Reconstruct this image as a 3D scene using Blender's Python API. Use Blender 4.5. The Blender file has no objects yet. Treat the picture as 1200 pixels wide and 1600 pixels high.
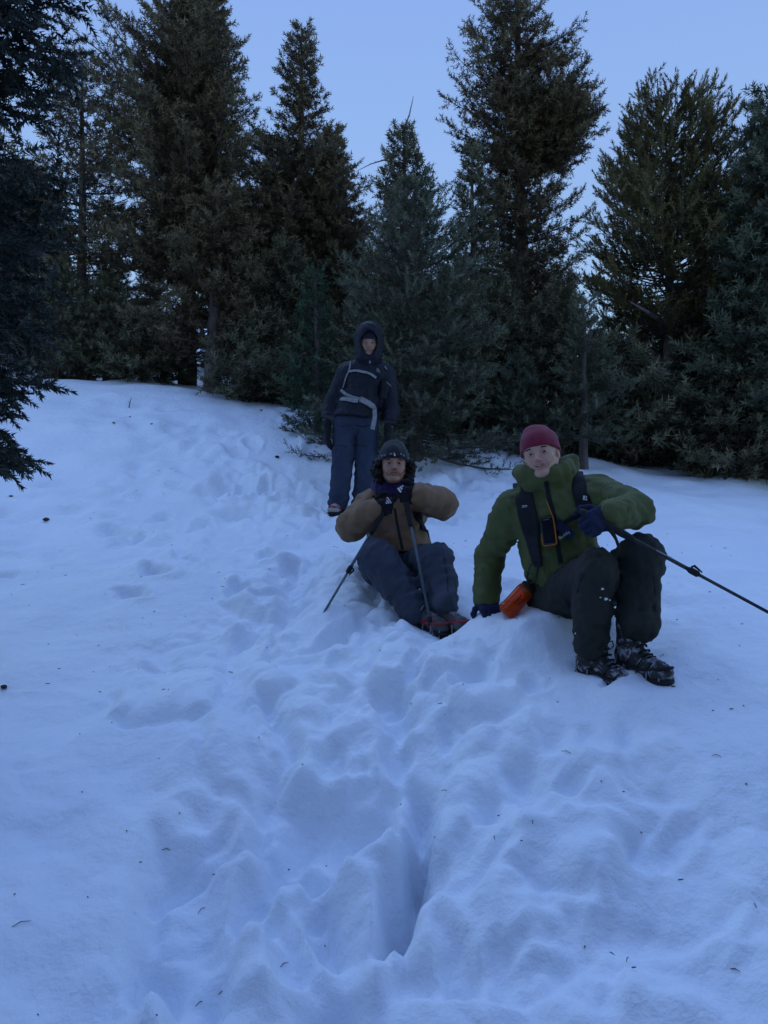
import bpy, math, random
import numpy as np
from mathutils import Vector, Matrix

# ------------------------------------------------------------------ camera, sky, light
SC = bpy.context.scene
COL = SC.collection
F = 1202.0            # focal length in photo pixels (1200 x 1600)
CZ = 1.6              # eye height above the snow under the photographer


def W(px, py, d):
    """photo pixel + distance in metres -> world point"""
    return np.array([(px - 600.0) / F * d, d, CZ + (800.0 - py) / F * d])


cam_data = bpy.data.cameras.new("camera")
cam = bpy.data.objects.new("camera", cam_data)
COL.objects.link(cam)
cam.location = (0, 0, CZ)
cam.rotation_euler = (math.radians(90), 0, 0)
cam_data.sensor_fit = 'VERTICAL'
cam_data.sensor_height = 36.0
cam_data.lens = 36.0 * F / 1600.0
cam_data.clip_start = 0.05
cam_data.clip_end = 2000
SC.camera = cam

SUN_EL, SUN_AZ = 6.0, -25.0       # degrees; sun gone behind the ridge ahead, the bright sky above it still lights the slope
world = bpy.data.worlds.new("World")
SC.world = world
world.use_nodes = True
wn = world.node_tree
wn.nodes.clear()
sky = wn.nodes.new('ShaderNodeTexSky')
sky.sky_type = 'NISHITA'
sky.sun_disc = False
sky.sun_elevation = math.radians(SUN_EL)
sky.sun_rotation = math.radians(SUN_AZ)
sky.altitude = 3200
sky.air_density = 1.0
sky.dust_density = 0.3
sky.ozone_density = 3.5
bgn = wn.nodes.new('ShaderNodeBackground')
bgn.inputs['Strength'].default_value = 0.1
won = wn.nodes.new('ShaderNodeOutputWorld')
# clear twilight: the scattering sky, evened out by a pale-horizon-to-blue-zenith gradient
wtc = wn.nodes.new('ShaderNodeTexCoord')
wsep = wn.nodes.new('ShaderNodeSeparateXYZ')
wramp = wn.nodes.new('ShaderNodeValToRGB')
wel = wramp.color_ramp.elements
wel[0].position, wel[0].color = 0.0, (0.40, 0.56, 0.62, 1)
wel[1].position, wel[1].color = 1.0, (0.140, 0.240, 0.625, 1)
for pos, c in ((0.16, (0.295, 0.45, 0.62)), (0.34, (0.235, 0.368, 0.62)), (0.53, (0.202, 0.325, 0.62))):
    wel.new(pos).color = (*c, 1)
wmul = wn.nodes.new('ShaderNodeMix'); wmul.data_type = 'RGBA'; wmul.blend_type = 'MULTIPLY'
wmul.inputs['Factor'].default_value = 1.0
wmul.inputs['B'].default_value = (6, 6, 6, 1)
wmix = wn.nodes.new('ShaderNodeMix'); wmix.data_type = 'RGBA'
wmix.inputs['Factor'].default_value = 0.92
wn.links.new(wtc.outputs['Generated'], wsep.inputs[0])
wn.links.new(wsep.outputs['Z'], wramp.inputs['Fac'])
wn.links.new(wramp.outputs['Color'], wmul.inputs['A'])
wn.links.new(sky.outputs[0], wmix.inputs['A'])
wn.links.new(wmul.outputs['Result'], wmix.inputs['B'])
wn.links.new(wmix.outputs['Result'], bgn.inputs[0])
wn.links.new(bgn.outputs[0], won.inputs[0])

sun_data = bpy.data.lights.new("sun", 'SUN')
sun_data.energy = 0.37
sun_data.angle = math.radians(50)
sun_data.color = (0.44, 0.67, 1.0)
sun = bpy.data.objects.new("sun", sun_data)
COL.objects.link(sun)
_az, _el = math.radians(SUN_AZ), math.radians(52)
sun.rotation_euler = Vector((math.sin(_az) * math.cos(_el), math.cos(_az) * math.cos(_el), math.sin(_el))).to_track_quat('Z', 'Y').to_euler()

SC.view_settings.view_transform = 'Standard'
SC.view_settings.look = 'None'
SC.view_settings.exposure = 1.25
SC.view_settings.gamma = 1.0
SC.view_settings.use_curve_mapping = False
SC.cycles.max_bounces = 6
SC.cycles.diffuse_bounces = 3
SC.cycles.transparent_max_bounces = 8


# ------------------------------------------------------------------ helpers
def tag(o, label=None, cat=None, group=None, kind=None):
    if label: o["label"] = label
    if cat: o["category"] = cat
    if group: o["group"] = group
    if kind: o["kind"] = kind
    return o


def empty(name, loc=(0, 0, 0), label=None, cat=None, group=None):
    o = bpy.data.objects.new(name, None)
    o.empty_display_size = 0.1
    COL.objects.link(o)
    o.location = loc
    return tag(o, label, cat, group)


def mesh_np(name, V, polys, smooth=False):
    """V (n,3); polys (m,3) or (m,4) int array, or list of such arrays"""
    V = np.ascontiguousarray(V, dtype=np.float32)
    if isinstance(polys, np.ndarray):
        polys = [polys]
    polys = [np.asarray(p, dtype=np.int32) for p in polys if len(p)]
    me = bpy.data.meshes.new(name)
    me.vertices.add(len(V))
    me.vertices.foreach_set('co', V.ravel())
    idx = np.concatenate([p.ravel() for p in polys])
    tot = np.concatenate([np.full(len(p), p.shape[1], np.int32) for p in polys])
    start = np.concatenate([[0], np.cumsum(tot)[:-1]]).astype(np.int32)
    me.loops.add(len(idx))
    me.loops.foreach_set('vertex_index', idx)
    me.polygons.add(len(tot))
    me.polygons.foreach_set('loop_start', start)
    me.polygons.foreach_set('loop_total', tot)
    if smooth:
        me.polygons.foreach_set('use_smooth', np.ones(len(tot), dtype=bool))
    me.update(calc_edges=True)
    return me


def obj(name, me, mat, parent=None):
    o = bpy.data.objects.new(name, me)
    COL.objects.link(o)
    if mat is not None and len(me.materials) == 0:
        for m in (mat if isinstance(mat, (list, tuple)) else [mat]):
            me.materials.append(m)
    if parent is not None:
        o.parent = parent
        if parent.type == 'EMPTY':
            o.location = Vector(o.location) - parent.location
        # meshes are written in world coordinates: undo the parent's offset
    return o


def attr(me, name, vals):
    vals = np.asarray(vals, dtype=np.float32)
    if vals.ndim == 1:
        a = me.attributes.new(name, 'FLOAT', 'POINT')
        a.data.foreach_set('value', vals)
    else:
        a = me.attributes.new(name, 'FLOAT_COLOR', 'POINT')
        a.data.foreach_set('color', np.ascontiguousarray(np.concatenate([vals, np.ones((len(vals), 1), np.float32)], 1)).ravel())


def hash2(ix, iy, seed):
    h = (ix.astype(np.int64) * 374761393 + iy.astype(np.int64) * 668265263 + seed * 1442695041) & 0x7fffffff
    h = ((h ^ (h >> 13)) * 1274126177) & 0x7fffffff
    h = ((h ^ (h >> 15)) * 2246822519) & 0x7fffffff
    return (h ^ (h >> 16)) & 0xffffff


def perlin(x, y, seed=0):
    ix, iy = np.floor(x), np.floor(y)
    fx, fy = x - ix, y - iy
    ix, iy = ix.astype(np.int64), iy.astype(np.int64)
    u = fx * fx * fx * (fx * (fx * 6 - 15) + 10)
    v = fy * fy * fy * (fy * (fy * 6 - 15) + 10)

    def g(ax, ay, dx, dy):
        a = hash2(ax, ay, seed) * (2 * math.pi / 0xffffff)
        return np.cos(a) * dx + np.sin(a) * dy
    n00 = g(ix, iy, fx, fy); n10 = g(ix + 1, iy, fx - 1, fy)
    n01 = g(ix, iy + 1, fx, fy - 1); n11 = g(ix + 1, iy + 1, fx - 1, fy - 1)
    return 1.5 * ((n00 * (1 - u) + n10 * u) * (1 - v) + (n01 * (1 - u) + n11 * u) * v)


def fbm(x, y, seed=0, oct=4, gain=0.5):
    s, a = 0, 1.0
    for k in range(oct):
        s = s + a * perlin(x * 2 ** k + 13.7 * k, y * 2 ** k - 7.1 * k, seed + k)
        a *= gain
    return s


def cells(x, y, seed=0):
    """Worley noise: distance to the border, random value of the nearest cell"""
    ix, iy = np.floor(x).astype(np.int64), np.floor(y).astype(np.int64)
    d1 = np.full(x.shape, 9.0); d2 = np.full(x.shape, 9.0); val = np.zeros(x.shape)
    for dx in (-1, 0, 1):
        for dy in (-1, 0, 1):
            cx, cy = ix + dx, iy + dy
            px = cx + hash2(cx, cy, seed) / 0xffffff
            py = cy + hash2(cx, cy, seed + 77) / 0xffffff
            d = np.hypot(px - x, py - y)
            r = hash2(cx, cy, seed + 191) / 0xffffff
            nearer = d < d1
            d2 = np.where(nearer, d1, np.minimum(d2, d))
            val = np.where(nearer, r, val)
            d1 = np.where(nearer, d, d1)
    return d2 - d1, val


def sstep(a, b, x):
    t = np.clip((x - a) / (b - a), 0, 1)
    return t * t * (3 - 2 * t)


def tube_np(pts, radii, n=8, cap=True):
    """tapered tube along a polyline -> V, quads, tris"""
    pts = np.asarray(pts, float)
    radii = np.asarray(radii, float) * np.ones(len(pts))
    tan = np.gradient(pts, axis=0)
    tan /= np.linalg.norm(tan, axis=1)[:, None] + 1e-9
    up = np.array([0, 0, 1.0]) if abs(tan[0, 2]) < 0.9 else np.array([0, 1.0, 0])
    V = []
    u = np.cross(up, tan[0]); u /= np.linalg.norm(u)
    for i in range(len(pts)):
        u = u - tan[i] * np.dot(u, tan[i]); u /= np.linalg.norm(u) + 1e-9
        v = np.cross(tan[i], u)
        a = np.arange(n) * 2 * math.pi / n
        V.append(pts[i] + radii[i] * (np.cos(a)[:, None] * u + np.sin(a)[:, None] * v))
    V = np.concatenate(V)
    Q = []
    for i in range(len(pts) - 1):
        for k in range(n):
            Q.append((i * n + k, i * n + (k + 1) % n, (i + 1) * n + (k + 1) % n, (i + 1) * n + k))
    T = []
    if cap:
        b = len(V)
        V = np.concatenate([V, pts[:1], pts[-1:]])
        e = (len(pts) - 1) * n
        for k in range(n):
            T.append((b, (k + 1) % n, k))
            T.append((b + 1, e + k, e + (k + 1) % n))
    return V, np.array(Q, int).reshape(-1, 4), np.array(T, int).reshape(-1, 3)


def join_np(parts):
    """[(V,Q,T)...] -> V,[Q,T]"""
    Vs, Qs, Ts, n = [], [], [], 0
    for V, Q, T in parts:
        Vs.append(V); Qs.append(np.asarray(Q, int).reshape(-1, 4) + n); Ts.append(np.asarray(T, int).reshape(-1, 3) + n)
        n += len(V)
    return np.concatenate(Vs), [np.concatenate(Qs), np.concatenate(Ts)]


def tube_obj(name, pts, radii, mat, parent=None, n=8, smooth=True):
    V, Q, T = tube_np(pts, radii, n)
    return obj(name, mesh_np(name, V, [Q, T], smooth), mat, parent)


# ------------------------------------------------------------------ materials
class NT:
    def __init__(self, name):
        self.m = bpy.data.materials.new(name)
        self.m.use_nodes = True
        self.t = self.m.node_tree
        self.b = self.t.nodes['Principled BSDF']

    def n(self, typ, **kw):
        nd = self.t.nodes.new('ShaderNode' + typ)
        for k, v in kw.items():
            if k in nd.inputs.keys():
                nd.inputs[k].default_value = v
            else:
                setattr(nd, k, v)
        return nd

    def l(self, a, b):
        self.t.links.new(a, b)


def noise_mat(name, col, col2=None, scale=8.0, rough=0.8, bump=0.0, bscale=60.0, detail=4.0, spec=0.3, stretch=None, sheen=0.0, crease=False):
    k = NT(name)
    tc = k.n('TexCoord')
    src = tc.outputs['Object']
    if stretch:
        mp = k.n('Mapping'); mp.inputs['Scale'].default_value = stretch
        k.l(src, mp.inputs['Vector']); src = mp.outputs[0]
    nz = k.n('TexNoise'); nz.inputs['Scale'].default_value = scale; nz.inputs['Detail'].default_value = detail
    k.l(src, nz.inputs['Vector'])
    rp = k.n('ValToRGB')
    c2 = col2 if col2 else tuple(c * 0.7 for c in col)
    rp.color_ramp.elements[0].position = 0.3; rp.color_ramp.elements[0].color = (*c2, 1)
    rp.color_ramp.elements[1].position = 0.7; rp.color_ramp.elements[1].color = (*col, 1)
    k.l(nz.outputs['Fac'], rp.inputs['Fac'])
    k.l(rp.outputs['Color'], k.b.inputs['Base Color'])
    k.b.inputs['Roughness'].default_value = rough
    k.b.inputs['Specular IOR Level'].default_value = spec
    if sheen:
        k.b.inputs['Sheen Weight'].default_value = sheen
    if bump:
        n2 = k.n('TexNoise'); n2.inputs['Scale'].default_value = bscale; n2.inputs['Detail'].default_value = 3
        if crease:
            n2.noise_type = 'RIDGED_MULTIFRACTAL'; n2.inputs['Distortion'].default_value = 0.6; n2.inputs['Detail'].default_value = 2
        k.l(src, n2.inputs['Vector'])
        bp = k.n('Bump'); bp.inputs['Strength'].default_value = bump; bp.inputs['Distance'].default_value = 0.02
        k.l(n2.outputs['Fac'], bp.inputs['Height']); k.l(bp.outputs['Normal'], k.b.inputs['Normal'])
    return k.m


def snow_material():
    k = NT('snow')
    tc = k.n('TexCoord')
    b = k.b
    b.inputs['Roughness'].default_value = 0.55
    b.inputs['Specular IOR Level'].default_value = 0.25
    b.inputs['Subsurface Weight'].default_value = 0.08
    b.inputs['Subsurface Radius'].default_value = (0.02, 0.035, 0.05)
    b.inputs['Subsurface Scale'].default_value = 0.6
    nz = k.n('TexNoise'); nz.inputs['Scale'].default_value = 2.2; nz.inputs['Detail'].default_value = 5
    k.l(tc.outputs['Object'], nz.inputs['Vector'])
    rp = k.n('ValToRGB')
    rp.color_ramp.elements[0].position = 0.32; rp.color_ramp.elements[0].color = (0.80, 0.86, 0.93, 1)
    rp.color_ramp.elements[1].position = 0.66; rp.color_ramp.elements[1].color = (0.87, 0.92, 0.97, 1)
    k.l(nz.outputs['Fac'], rp.inputs['Fac'])
    # dirt: bark dust that gathers in faint patches
    d = k.n('TexNoise'); d.inputs['Scale'].default_value = 55; d.inputs['Detail'].default_value = 2
    k.l(tc.outputs['Object'], d.inputs['Vector'])
    dr = k.n('ValToRGB'); dr.color_ramp.elements[0].position = 0.72; dr.color_ramp.elements[0].color = (0, 0, 0, 1)
    dr.color_ramp.elements[1].position = 0.80; dr.color_ramp.elements[1].color = (1, 1, 1, 1)
    k.l(d.outputs['Fac'], dr.inputs['Fac'])
    mx = k.n('Mix', data_type='RGBA')
    mx.inputs['B'].default_value = (0.45, 0.44, 0.42, 1)
    sc_ = k.n('Math', operation='MULTIPLY'); sc_.inputs[1].default_value = 0.35
    k.l(dr.outputs['Color'], sc_.inputs[0]); k.l(sc_.outputs[0], mx.inputs['Factor'])
    k.l(rp.outputs['Color'], mx.inputs['A'])
    k.l(mx.outputs['Result'], b.inputs['Base Color'])
    n1 = k.n('TexNoise'); n1.inputs['Scale'].default_value = 14; n1.inputs['Detail'].default_value = 6; n1.inputs['Roughness'].default_value = 0.6
    n2 = k.n('TexNoise'); n2.inputs['Scale'].default_value = 160; n2.inputs['Detail'].default_value = 3
    k.l(tc.outputs['Object'], n1.inputs['Vector']); k.l(tc.outputs['Object'], n2.inputs['Vector'])
    b1 = k.n('Bump'); b1.inputs['Strength'].default_value = 0.5; b1.inputs['Distance'].default_value = 0.04
    b2 = k.n('Bump'); b2.inputs['Strength'].default_value = 0.15; b2.inputs['Distance'].default_value = 0.004
    k.l(n1.outputs['Fac'], b1.inputs['Height']); k.l(n2.outputs['Fac'], b2.inputs['Height'])
    k.l(b1.outputs['Normal'], b2.inputs['Normal']); k.l(b2.outputs['Normal'], b.inputs['Normal'])
    return k.m


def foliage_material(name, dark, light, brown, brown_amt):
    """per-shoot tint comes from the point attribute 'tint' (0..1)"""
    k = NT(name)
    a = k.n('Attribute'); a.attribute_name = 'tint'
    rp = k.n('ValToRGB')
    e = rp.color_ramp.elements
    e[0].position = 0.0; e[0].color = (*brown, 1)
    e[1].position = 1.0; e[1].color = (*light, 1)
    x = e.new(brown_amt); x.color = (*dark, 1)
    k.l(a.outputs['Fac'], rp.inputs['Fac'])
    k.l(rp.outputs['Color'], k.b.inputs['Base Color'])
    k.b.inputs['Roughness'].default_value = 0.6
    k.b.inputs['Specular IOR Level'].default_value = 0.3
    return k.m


M_SNOW = snow_material()
M_BARK = noise_mat('bark', (0.16, 0.13, 0.12), (0.07, 0.055, 0.05), scale=14, rough=0.95, bump=0.9, bscale=30, stretch=(1, 1, 0.35))
M_TWIG = noise_mat('twig', (0.13, 0.105, 0.09), (0.06, 0.05, 0.04), scale=30, rough=0.95)
M_DEAD = noise_mat('dead_wood', (0.22, 0.19, 0.19), (0.11, 0.095, 0.095), scale=20, rough=0.95)
# ------------------------------------------------------------------ the slope
CTRL = [  # photo pixel, distance
    (0, 1600, 1.85), (300, 1600, 1.9), (600, 1600, 1.95), (900, 1600, 1.9), (1200, 1600, 1.85),
    (0, 1300, 2.55), (350, 1300, 2.6), (600, 1290, 2.6), (900, 1300, 2.5), (1200, 1300, 2.4),
    (0, 1080, 3.5), (300, 1080, 3.45), (560, 1060, 3.35), (760, 1080, 3.1), (990, 1085, 3.12), (1200, 1060, 3.0),
    (0, 880, 5.2), (250, 860, 5.3), (460, 930, 4.4), (610, 905, 4.6), (680, 975, 4.05), (765, 962, 3.72), (880, 985, 3.75), (1130, 930, 3.8),
    (60, 740, 7.2), (250, 720, 7.4), (525, 800, 6.6), (700, 840, 5.6), (1060, 830, 5.6), (1200, 850, 5.2),
    (100, 603, 10.2), (330, 622, 10.2), (450, 648, 9.6), (620, 700, 8.4), (760, 735, 7.8), (920, 732, 8.5), (1040, 742, 9.0), (1190, 765, 8.6),
    (60, 592, 13.5), (300, 592, 13.5), (600, 640, 13.5), (900, 690, 13.5), (1120, 722, 13.0), (1300, 740, 13.0),
    (-300, 640, 10.0), (-500, 900, 5.0), (1600, 800, 9.0), (1700, 950, 5.0),
]
CP = [tuple(W(*c)) for c in CTRL] + [
    (0, 0, 0.02), (-2.5, 0, 0.1), (2.5, 0, -0.05), (0, -3, -0.55), (-4, -3, -0.4), (4, -3, -0.7), (0, -9, -1.8),
    (-9, 0, 0.5), (9, 0, -0.2), (-9, 22, 7.2), (0, 22, 5.6), (9, 22, 4.6), (-18, 12, 5.0), (18, 12, 1.5),
    (-20, 40, 13), (0, 40, 11.5), (20, 40, 10)]
CP = np.array(CP)


def _phi(r):
    return np.sqrt(r * r + 0.6)


_n = len(CP)
_A = np.zeros((_n + 3, _n + 3))
_r = np.hypot(CP[:, None, 0] - CP[None, :, 0], CP[:, None, 1] - CP[None, :, 1])
_A[:_n, :_n] = _phi(_r) - np.eye(_n) * 0.03
_A[:_n, _n] = 1; _A[:_n, _n + 1] = CP[:, 0]; _A[:_n, _n + 2] = CP[:, 1]
_A[_n:, :_n] = _A[:_n, _n:].T
_w = np.linalg.solve(_A, np.concatenate([CP[:, 2], np.zeros(3)]))


def base_z(x, y):
    x = np.asarray(x, float); y = np.asarray(y, float)
    xx = np.clip(x, -28, 28); yy = np.clip(y, -14, 46)
    z = _w[_n] + _w[_n + 1] * xx + _w[_n + 2] * yy
    for i in range(_n):
        z = z + _w[i] * _phi(np.hypot(xx - CP[i, 0], yy - CP[i, 1]))
    return z + 0.12 * (y - yy) - 0.05 * np.abs(x - xx)


def G(px, py):
    """where the ray through a photo pixel meets the smooth slope"""
    d = np.linspace(1.2, 16, 900)
    x = (px - 600) / F * d
    z = CZ + (800 - py) / F * d
    below = z < base_z(x, d)
    k = int(np.argmax(below)) if below.any() else 899
    return x[k], d[k]


def cells6(x, y, seed):
    """Worley cells: border distance, three random numbers and the offset from the cell's point"""
    ix, iy = np.floor(x).astype(np.int64), np.floor(y).astype(np.int64)
    d1 = np.full(x.shape, 9.0); d2 = np.full(x.shape, 9.0)
    out = [np.zeros(x.shape) for _ in range(5)]
    for dx in (-1, 0, 1):
        for dy in (-1, 0, 1):
            cx, cy = ix + dx, iy + dy
            px = cx + hash2(cx, cy, seed) / 0xffffff
            py = cy + hash2(cx, cy, seed + 77) / 0xffffff
            d = np.hypot(px - x, py - y)
            nearer = d < d1
            d2 = np.where(nearer, d1, np.minimum(d2, d))
            for k, val in enumerate((hash2(cx, cy, seed + 191) / 0xffffff, x - px, y - py, hash2(cx, cy, seed + 37) / 0xffffff, hash2(cx, cy, seed + 53) / 0xffffff)):
                out[k] = np.where(nearer, val, out[k])
            d1 = np.where(nearer, d, d1)
    return d2 - d1, out[0], out[1], out[2], out[3], out[4]


def sd_poly(x, y, P):
    """signed distance to a polygon, negative inside"""
    d = np.full(x.shape, 1e9); s = np.ones(x.shape)
    n = len(P)
    for i in range(n):
        ax, ay = P[i]; bx, by = P[(i + 1) % n]
        ex, ey = bx - ax, by - ay
        wx, wy = x - ax, y - ay
        t = np.clip((wx * ex + wy * ey) / (ex * ex + ey * ey + 1e-12), 0, 1)
        d = np.minimum(d, np.hypot(wx - ex * t, wy - ey * t))
        c1 = y >= ay; c2 = y < by; c3 = ex * wy > ey * wx
        flip = (c1 & c2 & c3) | (~c1 & ~c2 & ~c3)
        s = np.where(flip, -s, s)
    return d * s


def sd_line(x, y, P):
    d = np.full(x.shape, 1e9)
    for i in range(len(P) - 1):
        ax, ay = P[i]; bx, by = P[i + 1]
        ex, ey = bx - ax, by - ay
        t = np.clip(((x - ax) * ex + (y - ay) * ey) / (ex * ex + ey * ey + 1e-12), 0, 1)
        d = np.minimum(d, np.hypot(x - ax - ex * t, y - ay - ey * t))
    return d


FEAT = [  # polygon in photo pixels, height change (m), softness of the edge (m)
    ([(604, 1385), (630, 1355), (640, 1290), (662, 1295), (662, 1405), (634, 1447), (622, 1465), (600, 1470)], -0.30, 0.022),
    ([(596, 1462), (622, 1462), (604, 1515)], -0.10, 0.02),
    ([(645, 1205), (668, 1218), (666, 1305), (648, 1295)], -0.20, 0.025),
    ([(580, 1284), (640, 1278), (650, 1302), (625, 1360), (602, 1385), (596, 1490), (535, 1420), (520, 1365)], 0.07, 0.03),
    ([(458, 1420), (540, 1400), (585, 1480), (560, 1540), (500, 1590), (450, 1515)], -0.10, 0.035),
    ([(455, 1235), (612, 1226), (622, 1290), (570, 1320), (510, 1350), (440, 1345)], -0.19, 0.03),
    ([(465, 1182), (515, 1148), (560, 1132), (602, 1180), (609, 1214), (460, 1222)], 0.05, 0.03),
    ([(215, 1370), (240, 1300), (330, 1350), (360, 1450), (345, 1560), (300, 1640), (277, 1600), (262, 1525), (218, 1488)], -0.13, 0.03),
    ([(398, 1185), (440, 1195), (448, 1300), (420, 1335), (404, 1330)], -0.09, 0.025),
    ([(290, 1255), (340, 1235), (395, 1260), (380, 1320), (300, 1320)], -0.07, 0.04),
    ([(190, 1235), (235, 1215), (262, 1240), (225, 1275), (195, 1262)], -0.045, 0.03),
    ([(50, 1290), (110, 1280), (105, 1320), (60, 1330)], -0.05, 0.04),
    ([(80, 1380), (140, 1370), (130, 1410), (90, 1410)], -0.04, 0.05),
    ([(790, 1203), (830, 1200), (842, 1245), (815, 1258), (792, 1235)], -0.09, 0.025),
    ([(740, 1256), (764, 1254), (760, 1292), (744, 1290)], -0.08, 0.02),
    ([(700, 1262), (736, 1265), (738, 1305), (705, 1310)], 0.05, 0.03),
    ([(846, 1160), (890, 1156), (885, 1196), (850, 1198)], -0.06, 0.03),
    ([(958, 1150), (988, 1148), (985, 1176), (962, 1178)], -0.05, 0.04),
    ([(800, 1345), (880, 1335), (885, 1385), (820, 1395)], -0.05, 0.06),
    ([(880, 1355), (905, 1400), (925, 1445), (1000, 1440), (985, 1370)], 0.06, 0.03),
    ([(640, 1150), (700, 1120), (720, 1170), (665, 1212)], -0.05, 0.03),
    ([(340, 1000), (410, 985), (420, 1030), (350, 1050)], -0.05, 0.03),
    ([(230, 1010), (280, 1000), (275, 1045), (240, 1050)], -0.05, 0.035),
    ([(500, 1085), (560, 1080), (555, 1110), (510, 1120)], -0.06, 0.03),
    ([(545, 990), (600, 976), (650, 992), (640, 1030), (560, 1020)], 0.03, 0.05),
    ([(450, 880), (475, 880), (470, 960), (440, 960)], -0.06, 0.03),
    ([(400, 1090), (425, 1100), (470, 1185), (448, 1190)], -0.11, 0.022),
    ([(330, 1480), (430, 1430), (455, 1540), (430, 1640), (340, 1640)], 0.05, 0.03),
    ([(1000, 1420), (1100, 1400), (1110, 1450), (1010, 1470)], -0.04, 0.06),
    ([(1110, 1500), (1170, 1510), (1150, 1560), (1100, 1540)], -0.05, 0.06),
    ([(0, 1520), (90, 1500), (110, 1600), (0, 1640)], -0.06, 0.10),
]
FEATG = [([G(*p) for p in P], h, s) for P, h, s in FEAT]
TRAIL = [G(*p) for p in [(380, 1640), (420, 1450), (520, 1300), (600, 1150), (520, 1040), (450, 960), (470, 860), (430, 780), (330, 715), (230, 660), (120, 625)]]
TRAMP = [G(*p) for p in [(560, 1640), (600, 1400), (620, 1200), (520, 1040)]]
SEATS = []       # (x, y, rx, ry, depth) pressed into the snow by the people
_rng = np.random.default_rng(5)
PRINTS = []
_T = np.array(TRAIL)
for _s in range(len(_T) - 1):
    _L = np.hypot(*(_T[_s + 1] - _T[_s]))
    for _k in range(max(2, int(_L / 0.17))):
        _t = _rng.random()
        _p = _T[_s] + (_T[_s + 1] - _T[_s]) * _t + _rng.normal(0, 0.22, 2) * (1 + 0.06 * _T[_s][1])
        PRINTS.append((_p[0], _p[1], _rng.normal(math.pi / 2, 0.5), _rng.uniform(0.10, 0.17), _rng.uniform(0.05, 0.075), _rng.uniform(0.02, 0.06)))
for _k in range(80):
    _p = (_rng.uniform(-3.2, 0.8), _rng.uniform(4.5, 9.5))
    PRINTS.append((_p[0], _p[1], _rng.normal(2.2, 0.5), _rng.uniform(0.10, 0.18), _rng.uniform(0.05, 0.08), _rng.uniform(0.04, 0.10)))
for _k in range(34):
    _p = (_rng.uniform(-0.2, 1.1), _rng.uniform(2.0, 3.4))
    PRINTS.append((_p[0], _p[1], _rng.normal(1.4, 0.6), _rng.uniform(0.07, 0.13), _rng.uniform(0.03, 0.06), _rng.uniform(0.015, 0.045)))


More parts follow.
